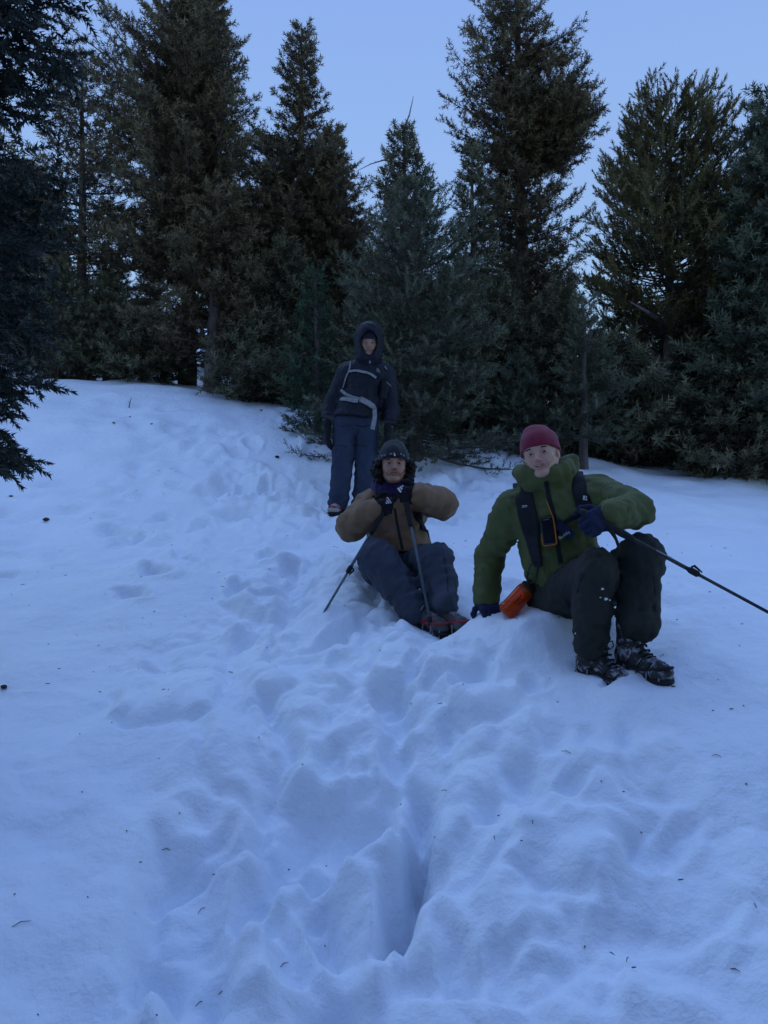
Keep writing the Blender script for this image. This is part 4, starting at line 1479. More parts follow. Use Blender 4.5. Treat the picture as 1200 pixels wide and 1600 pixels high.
    if smile > 0.3 or open_ > 0.1:
        g = Field((-0.03, 0.06, -0.085), (0.03, 0.10, -0.04), 0.0022)
        g.chain([(-w * 0.78, 0.0810, zc + lift * 0.6 + 0.001), (0, 0.0865, zc + mo * 0.35), (w * 0.78, 0.0810, zc + lift * 0.6 + 0.001)], [0.0026, max(0.0036, mo * 1.05), 0.0026], 0.002)
        Vt, Qt = g.mesh()
        obj('teeth', mesh_np('teeth', place(Vt, R, o, s), Qt, True), M_TEETH, body)
    return body, R


def build_glove(name, wrist, fwd, palm_n, side, curl, mat, parent, s=1.0, spread=0.12, thumb_curl=0.5, cuff=None, fat=1.0):
    """hand in a glove. fwd: wrist -> knuckles; palm_n: out of the palm; side: +1 if the thumb is on (fwd x palm_n)'s side"""
    y = unit(fwd)
    n = unit(v3(palm_n) - y * (v3(palm_n) @ y))
    x = np.cross(y, n) * side                      # towards the thumb
    Rr = np.stack([x, y, -n], 1)                   # local z = back of the hand
    f = Field((-0.11, -0.10, -0.14), (0.13, 0.22, 0.07), 0.0045)
    F_ = fat
    f.box((0, 0.045, 0), (0.043 * F_, 0.050, 0.017 * F_), 0.015, 0.01)
    f.ball((0.022, 0.03, -0.010), (0.022, 0.035, 0.018), 0.015)
    lens = {0.030: (0.042, 0.027, 0.022), 0.010: (0.047, 0.031, 0.024), -0.011: (0.044, 0.029, 0.023), -0.031: (0.034, 0.022, 0.020)}
    for j, (fx, L) in enumerate(lens.items()):
        p = v3(fx * F_, 0.088 - 0.006 * abs(j - 1.2), 0.0)
        a = 0.0
        az = spread * (fx / 0.03)
        rad = 0.0105 * F_
        for q in range(3):
            cj = curl[q] if not isinstance(curl[0], (list, tuple)) else curl[j][q]
            a += cj
            d = v3(math.sin(az) * math.cos(a), math.cos(az) * math.cos(a), -math.sin(a))
            p2 = p + d * L[q]
            f.cone(p, p2, rad, rad * 0.93, 0.004)
            p = p2; rad *= 0.93
    # thumb from the side of the palm near its base
    p = v3(0.034 * F_, 0.022, -0.008)
    dirs = [unit((0.75, 0.62, -0.25)), unit((0.45, 0.80, -0.30 - 0.5 * thumb_curl)), unit((0.15 - 0.5 * thumb_curl, 0.85, -0.30 - 0.8 * thumb_curl))]
    rad = 0.0135 * F_
    for d, L in zip(dirs, (0.036, 0.030, 0.026)):
        p2 = p + d * L
        f.cone(p, p2, rad, rad * 0.9, 0.006); p = p2; rad *= 0.9
    f.cone((0, 0.01, 0), (0, -0.055, 0.0), 0.030 * F_, 0.036 * F_, 0.015, flat=((0, 0, 1), 0.8))
    f.noise(0.0012, 26, 5)
    V, Q = f.mesh()
    return obj(name, mesh_np(name, place(V, Rr, wrist, s), Q, True), mat, parent)


def build_boot(parent, heel, toe_dir, up, mat, s=1.0, shaft=True, band=None, spikes=False, laces=M_LACE, sole_mat=None, name='boot', toe_mat=None, up_len=0.10):
    """boot or shoe: upper, sole, laces; optional ice-spike harness. heel: point under the heel"""
    R = frame(toe_dir, up)
    f = Field((-0.09, -0.12, 0.0), (0.09, 0.25, 0.26), 0.005)
    f.cone((0, -0.010, 0.055), (0, 0.165, 0.048), 0.043, 0.042, 0.03)
    f.ball((0, 0.175, 0.047), (0.046, 0.050, 0.034), 0.02)
    f.ball((0, -0.012, 0.060), (0.039, 0.052, 0.045), 0.02)
    f.cone((0, 0.045, 0.075), (0, 0.13, 0.056), 0.040, 0.034, 0.02)
    if shaft:
        f.cone((0, -0.010, 0.07), (0, -0.014, 0.08 + up_len), 0.049, 0.050, 0.025, flat=((1, 0, 0), 0.9))
        f.ball((0, 0.03, 0.125), (0.032, 0.035, 0.05), 0.02)
    else:
        f.cone((0, -0.010, 0.07), (0, -0.012, 0.115), 0.042, 0.040, 0.02)
    f.cut((0, 0, 0.022), (0, 0, 1))
    f.noise(0.0015, 20, 8)
    V, Q = f.mesh()
    b = obj(name, mesh_np(name, place(V, R, heel, s), Q, True), mat, parent)
    g = Field((-0.09, -0.12, -0.02), (0.09, 0.27, 0.06), 0.0055)
    g.cone((0, -0.02, 0.017), (0, 0.06, 0.017), 0.043, 0.040, 0.01, flat=((0, 0, 1), 0.42))
    g.cone((0, 0.06, 0.017), (0, 0.178, 0.020), 0.042, 0.050, 0.02, flat=((0, 0, 1), 0.38))
    for q in range(9):
        g.box((0, -0.055 + q * 0.034, -0.002), (0.036, 0.009, 0.007), 0.003, 0.003)
    V, Q = g.mesh()
    obj('sole', mesh_np('sole', place(V, R, heel, s), Q, True), sole_mat or M_RUB, b)
    if toe_mat is not None:
        g = Field((-0.09, 0.10, 0.0), (0.09, 0.25, 0.10), 0.004)
        g.ball((0, 0.176, 0.046), (0.0485, 0.0525, 0.036), 0.0)
        g.cut((0, 0.172, 0.03), (0, 1, -0.35))
        g.cut((0, 0, 0.024), (0, 0, 1))
        V, Q = g.mesh()
        obj('toe_cap', mesh_np('toe_cap', place(V, R, heel, s), Q, True), toe_mat, b)
    parts = []
    z0 = 0.155 if shaft else 0.10
    for q in range(6 if shaft else 4):
        t = q / 5
        y, z = 0.125 - 0.085 * t, 0.094 + (z0 - 0.08) * t ** 1.5
        parts.append(tube_np([(-0.026, y - 0.012, z - 0.008), (-0.012, y, z + 0.003), (0.012, y + 0.008, z + 0.003), (0.027, y - 0.008, z - 0.009)], 0.0028, 5))
        parts.append(tube_np([(0.026, y - 0.012, z - 0.008), (0.012, y, z + 0.005), (-0.012, y + 0.008, z + 0.005), (-0.027, y - 0.008, z - 0.009)], 0.0028, 5))
    for sx in (-1, 1):
        parts.append(tube_np([(0, 0.045, z0 + 0.02), (sx * 0.03, 0.062, z0 + 0.03), (sx * 0.048, 0.060, z0 + 0.005), (sx * 0.03, 0.058, z0 - 0.01), (0, 0.05, z0 + 0.016)], 0.0026, 5))
    V, P = join_np(parts)
    obj('laces', mesh_np('laces', place(V, R, heel, s), P, True), laces, b)
    if band is not None:
        a = np.linspace(0, 2 * math.pi, 33)
        loop = [(0.052 * math.cos(t) * (1 - 0.1 * (math.sin(t) < 0)), 0.078 + 0.150 * math.sin(t), 0.050 + 0.030 * math.sin(t) ** 2 * (1 if math.sin(t) > 0 else 0.6)) for t in a]
        V, Q_, T_ = tube_np(loop, 0.0065, 6)
        parts = [(V, Q_, T_)]
        for y in (0.035, 0.10, 0.15):
            parts.append(tube_np([(-0.050, y, 0.055), (-0.030, y + 0.01, 0.088 if y < 0.12 else 0.08), (0.0, y + 0.014, 0.098 if y < 0.12 else 0.085), (0.030, y + 0.01, 0.088 if y < 0.12 else 0.08), (0.050, y, 0.055)], 0.0048, 6))
        V, P = join_np(parts)
        obj('harness', mesh_np('harness', place(V, R, heel, s), P, True), band, b)
    if spikes:
        parts = []
        for sx in (-1, 1):
            for y in (-0.04, 0.02, 0.09, 0.15, 0.20):
                w_ = 0.046 if y < 0.18 else 0.03
                V, Q_, T_ = tube_np([(sx * w_, y, 0.052), (sx * (w_ + 0.006), y + 0.006, 0.03), (sx * w_, y, 0.006), (sx * (w_ - 0.018), y, -0.010)], 0.0034, 6)
                obj('chain', mesh_np('chain', place(V, R, heel, s), [Q_, T_], True), M_STEEL, b)
        for (x, y) in ((-0.03, 0.19), (0.0, 0.205), (0.03, 0.19), (-0.032, 0.14), (0.032, 0.14), (0, 0.11), (-0.028, -0.03), (0.028, -0.03), (0, -0.05)):
            V, Q_, T_ = tube_np([(x, y, -0.004), (x, y, -0.016), (x, y + 0.002, -0.032)], [0.006, 0.0045, 0.0006], 6)
            obj('spike', mesh_np('spike', place(V, R, heel, s), [Q_, T_], False), M_STEEL, b)
    return b


def garment(name, f, mat, parent):
    V, Q = f.mesh()
    o = obj(name, mesh_np(name, V, Q, True), mat, parent)
    return o, Surf(V, Q)


def build_pole(label, top, bottom, mat, group=None, grip_up=0.10, grip_down=0.14, lock=0.45, tip=True, basket=True, strap=True):
    """trekking pole from the top of the grip to its tip"""
    top, bottom = v3(top), v3(bottom)
    L = np.linalg.norm(bottom - top)
    d = (bottom - top) / L
    root = empty('trekking_pole', tuple(bottom), label, 'trekking pole', group)

    def P(t):
        return top + d * t
    tube_obj('upper_shaft', [P(0.02), P(L * lock)], 0.0082, mat, root, 10)
    tube_obj('lower_shaft', [P(L * lock - 0.02), P(L * 0.93), P(L - 0.02)], [0.0066, 0.0064, 0.0052], mat, root, 10)
    Lg = grip_up + grip_down
    prof = [0.008, 0.0165, 0.018, 0.0155, 0.0170, 0.0150, 0.0160, 0.0150, 0.0160, 0.0145, 0.012]
    tube_obj('grip', [P(Lg * t) for t in np.linspace(0, 1, len(prof))], prof, M_RUB, root, 12)
    c = tube_obj('lock_collar', [P(L * lock - 0.03), P(L * lock - 0.02), P(L * lock + 0.01), P(L * lock + 0.018)], [0.009, 0.0135, 0.0135, 0.008], M_RUB, root, 10)
    sd = unit(np.cross(d, (0, 1, 0.2)))
    tube_obj('lever', [P(L * lock - 0.022) + sd * 0.012, P(L * lock - 0.015) + sd * 0.022, P(L * lock + 0.022) + sd * 0.014], [0.005, 0.006, 0.003], M_RUB, c, 6)
    if tip:
        tube_obj('tip', [P(L - 0.03), P(L - 0.008), P(L)], [0.006, 0.004, 0.0012], M_STEEL, root, 8)
    if basket:
        V, Q, T = tube_np([P(L - 0.085), P(L - 0.078), P(L - 0.07)], [0.010, 0.028, 0.010], 14)
        obj('basket', mesh_np('basket', V, [Q, T], True), M_RUB, root)
    if strap:
        e1 = unit(np.cross(d, (0, 1, 0)))
        pts = [P(0.02) + e1 * 0.012, P(0.05) + e1 * 0.04, P(0.12) + e1 * 0.055, P(0.16) + e1 * 0.045, P(0.10) + e1 * 0.025, P(0.03) + e1 * 0.010]
        ribbon('wrist_strap', pts, [(0, -1, 0.1)] * 6, 0.016, 0.002, M_BLACK, root, 0)
    return root
# ------------------------------------------------------------------ the three hikers
def bounds(pts, m):
    P = np.array(pts)
    return P.min(0) - m, P.max(0) + m


LOGO_BARS = [[(-0.62, -0.5), (-0.30, -0.5), (-0.42, -0.18), (-0.56, -0.18)][:4],
             [(-0.20, -0.5), (0.14, -0.5), (-0.08, 0.12), (-0.34, 0.12)],
             [(0.24, -0.5), (0.60, -0.5), (0.16, 0.5), (-0.12, 0.5)]]
LOGO_ARCS = []
for _r0, _r1 in ((0.30, 0.42), (0.56, 0.70), (0.84, 1.0)):
    for _k in range(5):
        _a0, _a1 = math.pi / 2 * _k / 5, math.pi / 2 * (_k + 1) / 5
        LOGO_ARCS.append([(_r0 * math.cos(_a0) - .5, _r0 * math.sin(_a0) - .5), (_r1 * math.cos(_a0) - .5, _r1 * math.sin(_a0) - .5),
                          (_r1 * math.cos(_a1) - .5, _r1 * math.sin(_a1) - .5), (_r0 * math.cos(_a1) - .5, _r0 * math.sin(_a1) - .5)])
LOGO_DIAMOND = [[(-0.5, -0.5), (-0.05, -0.5), (-0.05, 0.5), (-0.5, 0.5)], [(0.08, -0.5), (0.5, -0.5), (0.5, -0.1), (0.08, -0.1)], [(0.08, 0.08), (0.5, 0.08), (0.3, 0.5), (0.08, 0.5)]]


def person_green():
    pel = W(884, 935, 3.68)
    root = empty('person', (pel[0], pel[1], pel[2] - 0.15), 'hiker in green jacket and red beanie sitting on the snow leaning on one arm', 'person', None)
    neck, chest, belly = W(868, 757, 3.57), W(866, 808, 3.58), W(876, 872, 3.62)
    shr, elr, wrr = W(801, 792, 3.60), W(766, 868, 3.80), W(759, 936, 3.73)
    shl, ell, wrl = W(938, 772, 3.53), W(994, 797, 3.28), W(954, 806, 3.15)
    # --- jacket
    f = Field(*bounds([neck + [0, 0, 0.16], chest, belly, pel, shr, elr, wrr, shl, ell, wrl], 0.24), 0.0085)
    tilt = unit(chest - belly)
    f.cone(W(833, 797, 3.60), W(908, 783, 3.57), 0.115, 0.115, 0.05)
    f.cone(chest, belly, 0.165, 0.165, 0.06, flat=((0, 1, 0.05), 0.80))
    f.cone(belly, W(884, 905, 3.66), 0.165, 0.178, 0.04, flat=((0, 1, 0.05), 0.86), wr=[(0.012, 0.075, 1.0, 0.6, 0.5)])
    f.cone(neck - [0, 0, 0.03], neck + [0, 0.02, 0.05], 0.085, 0.075, 0.05)
    f.cone(shr, elr, 0.076, 0.066, 0.045, wr=[(0.012, 0.07, 0.6, 0.95, 0.28), (0.006, 0.09, 2.0, 0.3, 0.3)])
    f.cone(elr, wrr, 0.066, 0.056, 0.02, wr=[(0.012, 0.06, 2.6, 0.05, 0.3), (0.008, 0.05, 0.4, 0.85, 0.3)])
    f.cone(shl, ell, 0.080, 0.068, 0.045, wr=[(0.010, 0.08, 3.0, 0.8, 0.35)])
    f.cone(ell, wrl, 0.067, 0.058, 0.015, wr=[(0.008, 0.055, 1.2, 0.2, 0.35)])
    # high collar and the hood lying behind it
    hc = W(850, 737, 3.52)
    u, v = unit((1, 0.05, 0.16)), unit((0.0, 1, 0.12))
    for dz, ru, rv, r in ((-0.045, 0.098, 0.095, 0.022), (-0.020, 0.108, 0.105, 0.020), (0.005, 0.116, 0.112, 0.017), (0.022, 0.119, 0.115, 0.013)):
        f.loop(hc + [0.012 - 0.2 * dz, 0.045, dz], u, v, ru, rv, r, 20, 0.02)
    f.ball(W(868, 742, 3.70), (0.115, 0.055, 0.07), 0.03)
    f.ball(W(892, 728, 3.60), (0.03, 0.05, 0.05), 0.025)
    f.noise(0.0045, 4.0, 3, ridge=True).noise(0.0045, 9, 4, ridge=True)
    f.cut(W(884, 906, 3.66) + [0, 0, -0.02], unit(tilt + [0, -0.15, 0.0]), 0.01) if False else None
    jac, S = garment('jacket', f, M_GREENJ, root)
    strap_pix('zipper', S, [(853, 752), (858, 778), (866, 807), (872, 855), (876, 880)], 0.020, 0.004, M_BLACK, jac, off=0.0)
    # cuffs
    for w_, e_ in ((wrr, elr), (wrl, ell)):
        d = unit(w_ - e_)
        tube_obj('cuff', [w_ - d * 0.01, w_ + d * 0.02], [0.056, 0.050], M_GREENJ, jac, 18)
    # --- trousers
    hr, kr, ar = W(868, 938, 3.64), W(931, 893, 3.21), W(923, 1006, 3.22)
    hl, kl, al = W(912, 935, 3.62), W(1001, 872, 3.25), W(999, 974, 3.20)
    f = Field(*bounds([pel, hr, kr, ar, hl, kl, al], 0.22), 0.0095)
    f.ball(pel, (0.185, 0.16, 0.145), 0.04)
    for h, k, a, rk, rm, ra in ((hr, kr, ar, 0.080, 0.070, 0.064), (hl, kl, al, 0.086, 0.080, 0.078)):
        f.cone(h, k, 0.112, rk, 0.05, wr=[(0.010, 0.09, 1.0, 0.9, 0.25), (0.008, 0.10, 2.4, 0.2, 0.3)])
        m = (k + a) / 2 + v3(0, 0.02, 0)
        f.cone(k, m, rk, rm, 0.03, wr=[(0.009, 0.07, 0.5, 0.1, 0.4)])
        f.cone(m, a, rm, ra, 0.03, wr=[(0.012, 0.055, 1.7, 0.85, 0.35)])
    f.noise(0.005, 4.0, 13, ridge=True).noise(0.005, 9, 14, ridge=True)
    tro, ST = garment('trousers', f, M_PANTA, root)
    strap_pix('pocket_zip', ST, [(912, 898), (905, 912), (902, 925)], 0.006, 0.003, M_BLACK, tro, off=0.0)
    for q, r_ in (((941, 920), 0.006), ((947, 936), 0.007), ((938, 934), 0.004), ((952, 938), 0.004), ((899, 990), 0.004)):
        h = ST.pix(*q)
        if h is not None:
            f = Field(h[0] - 0.02, h[0] + 0.02, 0.003)
            f.ball(h[0], (r_ * 1.3, r_, r_ * 0.8), 0.002).noise(0.0015, 70, 5)
            V, Q = f.mesh()
            obj('snow_speck', mesh_np('snow_speck', V, Q, True), M_SNOW, tro)
    strap_pix('knee_seam', ST, [(905, 905), (925, 915), (950, 912)], 0.004, 0.002, M_PANTA, tro, off=0.0)
    strap_pix('side_seam', ST, [(1019, 880), (1024, 915), (1024, 955)], 0.004, 0.002, M_PANTA, tro, off=0.0)
    for pix in ([(800, 775), (792, 800), (806, 825)], [(940, 755), (950, 775), (948, 800)], [(884, 862), (905, 858), (930, 856)], [(850, 868), (848, 885), (852, 902)], [(752, 888), (765, 890), (778, 887)], [(975, 772), (985, 786), (982, 802)]):
        strap_pix('seam', S, pix, 0.005, 0.0025, M_GREENJ, jac, off=-0.0005)
    # --- boots with spikes
    build_boot(root, W(919, 1058, 3.26), (0.60, -0.76, -0.22), (0.05, -0.05, 1), M_BOOTA, 0.98, True, M_RUB, True, M_BLACK, up_len=0.12)
    build_boot(root, W(984, 1052, 3.22), (0.36, -0.90, -0.06), (0.0, -0.1, 1), M_BOOTA, 1.04, True, M_RUB, True, M_BLACK, up_len=0.12)
    # --- head
    ho = W(845, 711, 3.50)
    body, R = build_head(ho, (-0.40, -1, -0.03), (-0.22, 0.0, 1), root, M_SKIN_A, 0.98, smile=1.0, open_=0.0, squint=0.35, gaze=(-0.25, 0.02), neck_to=neck, jaw=0.94)
    hat, _ = build_beanie(ho, R, root, M_CRIM, 0.98, front=0.036, slope=0.27, point=(0.012, -0.045), seed=21)
    f = Field((-0.11, -0.14, -0.1), (0.11, 0.06, 0.06), 0.005)          # short hair below the hat
    f.ball((0, -0.028, -0.002), (0.081, 0.094, 0.06), 0.01)
    f.cut((0, -0.002, 0), (0, -1, 0.35), 0.005)
    f.noise(0.002, 40, 23)
    V, Q = f.mesh()
    obj('hair', mesh_np('hair', place(V, R, ho, 0.98), Q, True), M_BROW, root)
    # --- gloves
    build_glove('glove', wrr + v3(0.002, 0, -0.012), (0.16, -0.80, -0.42), (0.05, -0.30, -1), -1, (0.55, 0.55, 0.35), M_BLUEGL, root, 0.92, 0.0, 0.8, fat=1.3)
    gl = build_glove('glove', wrl + v3(-0.010, -0.01, 0.0), (-0.78, -0.40, -0.28), (-0.15, 0.85, -0.40), -1, (1.25, 1.35, 0.8), M_BLUEGL, root, 1.08, 0.02, 0.8, fat=1.12)
    # --- pack
    pk = W(872, 835, 3.79)
    pack = empty('backpack', (pk[0], pk[1], pk[2] - 0.26), 'black backpack worn over the green jacket by the red beanie hiker', 'backpack')
    f = Field(pk - [0.24, 0.2, 0.36], pk + [0.24, 0.2, 0.36], 0.01)
    f.box(pk, (0.135, 0.075, 0.22), 0.06, 0.02).noise(0.006, 4, 31)
    V, Q = f.mesh()
    obj('pack_body', mesh_np('pack_body', V, Q, True), M_PACK, pack)
    back_r, back_l = W(812, 770, 3.76), W(905, 752, 3.74)
    s1 = strap_pix('shoulder_strap', S, [(817, 766), (824, 800), (832, 835), (838, 866), (842, 884)], 0.08, 0.012, M_PACK, pack,
                   pre=[(back_r, (0, 0.3, 1)), (W(812, 758, 3.66), (0, 0.0, 1))], taper=([0, 0.25, 0.6, 0.85, 1], [0.06, 0.07, 0.088, 0.07, 0.04]))
    s2 = strap_pix('shoulder_strap', S, [(904, 745), (905, 766), (912, 788), (925, 815), (938, 845)], 0.05, 0.012, M_PACK, pack,
                   pre=[(back_l, (0, 0.3, 1)), (W(905, 740, 3.64), (0, 0, 1))], taper=([0, 0.35, 0.6, 0.85, 1], [0.036, 0.036, 0.07, 0.075, 0.04]))
    strap_pix('chest_strap', S, [(860, 826), (878, 818), (895, 808), (912, 800)], 0.022, 0.005, M_BLACK, pack, off=0.004)
    strap_pix('strap_pocket', S, [(868, 818), (880, 826), (893, 838)], 0.045, 0.010, M_BLUEGL, pack, off=0.006)
    decal('white_script', S, (880, 834), text_polys('Buddy'), 0.014, M_WHITE, pack, rot=0.62, off=0.021)
    decal('white_print', S, (822, 791), text_polys('.TEM'), 0.010, M_WHITE, pack, rot=0.10, off=0.017)
    decal('white_mark', S, (912, 779), LOGO_DIAMOND, 0.020, M_WHITE, pack, rot=-0.15, off=0.017)
    # --- phone in an orange edged case
    h = S.pix(857, 829)
    n = unit(h[1] + [0, -0.6, 0]); c = h[0] + n * 0.016
    up = unit(v3(-0.12, 0, 1) - n * (v3(-0.12, 0, 1) @ n)); r = np.cross(up, n); r = r if r[0] > 0 else -r
    ph = empty('phone', tuple(c - up * 0.06), 'phone in an orange edged case clipped to the chest of the green jacket', 'phone')
    Rb = np.stack([r, up, n], 1)
    f = Field((-0.04, -0.075, -0.012), (0.04, 0.075, 0.012), 0.003)
    f.box((0, 0, 0), (0.030, 0.064, 0.006), 0.006, 0)
    V, Q = f.mesh()
    obj('phone_body', mesh_np('phone_body', place(V, Rb, c), Q, True), M_SCREEN, ph)
    rim = [(0.010, 0.135), (0.019, 0.10), (0.0295, 0.055), (0.031, 0.0), (0.031, -0.05), (0.0295, -0.058), (0.024, -0.0635), (-0.020, -0.0645), (-0.027, -0.062), (-0.0305, -0.054), (-0.031, -0.01)]
    V, Q, T = tube_np([(x, y, 0.006) for x, y in rim], [0.0016, 0.0022, 0.0028, 0.0028, 0.0028, 0.0028, 0.0028, 0.0026, 0.0024, 0.0022, 0.0012], 6)
    obj('case_edge', mesh_np('case_edge', place(V, Rb, c), [Q, T], True), M_ORANGE, ph)
    V, Q, T = tube_np([(-0.016, 0.052, 0.0075), (0.012, 0.053, 0.0075)], 0.0012, 4)
    obj('edge_line', mesh_np('edge_line', place(V, Rb, c), [Q, T], True), M_GREY, ph)
    # --- pole
    build_pole('black trekking pole gripped by the red beanie hiker, reaching past the raised knee', W(905, 797, 3.135), W(1262, 990, 2.86), M_CARB, None, lock=0.53, strap=False)
    b0 = bpy.data.objects['trekking_pole']
    ribbon('wrist_strap', [W(952, 822, 3.07), W(961, 838, 3.06), W(967, 856, 3.06), W(969, 862, 3.07), W(963, 842, 3.08), W(950, 826, 3.08)], [(0.3, -1, 0)] * 6, 0.013, 0.002, M_BLACK, b0, 0)
    q0, q1 = W(1025, 861, 3.03), W(1050, 874, 3.02)
    dd = unit(q1 - q0); nn = unit(v3(-0.2, -1, 0.5))
    ribbon('silver_print', [q0, (q0 + q1) / 2, q1], [nn] * 3, 0.006, 0.0005, M_GREY, b0, 0.0085)
    # --- bottle and its clip
    bb, bt = W(788, 960, 3.59), W(831, 912, 3.60)
    ax_ = unit(bt - bb)
    bot = empty('water_bottle', tuple(bb), 'orange see-through water bottle resting on the snow by the blue glove', 'bottle')
    rr = 0.044
    prof = [(0.000, 0.026), (0.004, 0.036), (0.016, rr), (0.036, rr), (0.040, rr * 0.985), (0.044, rr), (0.142, rr), (0.158, 0.041), (0.168, 0.030)]
    prof2 = prof + [(t, max(0.02, r_ - 0.003)) for t, r_ in prof[::-1][:-1]] + [(0.004, 0.024), (0.004, 0.0005)]
    prof2 = [(0.0, 0.0005)] + prof2
    e1 = unit(np.cross(ax_, (0, 1, 0.2))); e2 = np.cross(ax_, e1)
    an = np.arange(28) * 2 * math.pi / 28
    V = np.concatenate([bb + ax_ * t + r_ * (np.cos(an)[:, None] * e1 + np.sin(an)[:, None] * e2) for t, r_ in prof2])
    i = np.arange(len(prof2) * 28).reshape(-1, 28)
    Q = np.stack([i[:-1], np.roll(i, -1, 1)[:-1], np.roll(i, -1, 1)[1:], i[1:]], -1).reshape(-1, 4)
    obj('bottle_body', mesh_np('bottle_body', V, Q, True), M_BOTTLE, bot)
    tube_obj('lid', [bb + ax_ * t for t in (0.142, 0.146, 0.176, 0.182, 0.186)], [0.034, 0.0375, 0.0375, 0.034, 0.012], M_RUB, bot, 24)
    tube_obj('base_puck', [bb + ax_ * t for t in (0.005, 0.012)], [0.026, 0.024], M_RUB, bot, 20)
    k = unit(np.cross(ax_, (0, 1, 0.2))); tow = unit(np.cross(k, ax_)); tow = tow if tow[1] < 0 else -tow
    for j, tx in enumerate(('FIRST', 'TEAM')):
        Vt, Pt = [], []
        for Pq in text_polys(tx):
            i0 = len(Vt)
            for (a, b) in Pq:
                t = 0.092 + a * 0.014
                th = (b * 0.014 + (0.012 if j == 0 else -0.008)) / (rr + 0.001)
                sgn = 1 if k[2] > 0 else -1
                Vt.append(bb + ax_ * t + (tow * math.cos(th) + k * sgn * math.sin(th)) * (rr + 0.0012))
            Pt.append((i0, i0 + 1, i0 + 2, i0 + 3))
        obj('dark_print', mesh_np('dark_print', np.array(Vt), np.array(Pt)), M_RUB, bot)
    loop_ = []
    c0, c1 = W(829, 910, 3.54), W(834, 882, 3.50)
    dx = unit(np.cross(c1 - c0, (0, 1, 0)))
    for t in np.linspace(0, 2 * math.pi, 21):
        loop_.append((c0 + c1) / 2 + (c1 - c0) * 0.5 * math.sin(t) * 1.05 + dx * 0.020 * np.sign(math.cos(t)) * abs(math.cos(t)) ** 0.5)
    car = empty('carabiner', tuple(c0), 'dark oval carabiner hanging the orange bottle from the pack strap', 'carabiner')
    tube_obj('carabiner_ring', loop_, 0.0042, M_CARB, car, 8)
    tube_obj('gate', [loop_[0] * 0.5 + loop_[1] * 0.5 + dx * 0.001, loop_[19]], 0.0050, M_CARB, car, 8)
    tube_obj('lid_loop', [bb + ax_ * 0.182 + k * 0.012, bb + ax_ * 0.196 + k * 0.008, c0 + ax_ * 0.006, bb + ax_ * 0.196 - k * 0.008, bb + ax_ * 0.182 - k * 0.012], 0.003, M_RUB, bot, 6)
    q = W(812, 965, 3.62)
    SEATS.append((q[0], q[1], 0.30, 0.30, -0.115))        # the bank he leans on
    SEATS.append((pel[0] + 0.05, pel[1] + 0.05, 0.36, 0.30, -0.05))
    q = W(1008, 1075, 3.02)
    SEATS.append((q[0], q[1], 0.20, 0.16, -0.02))


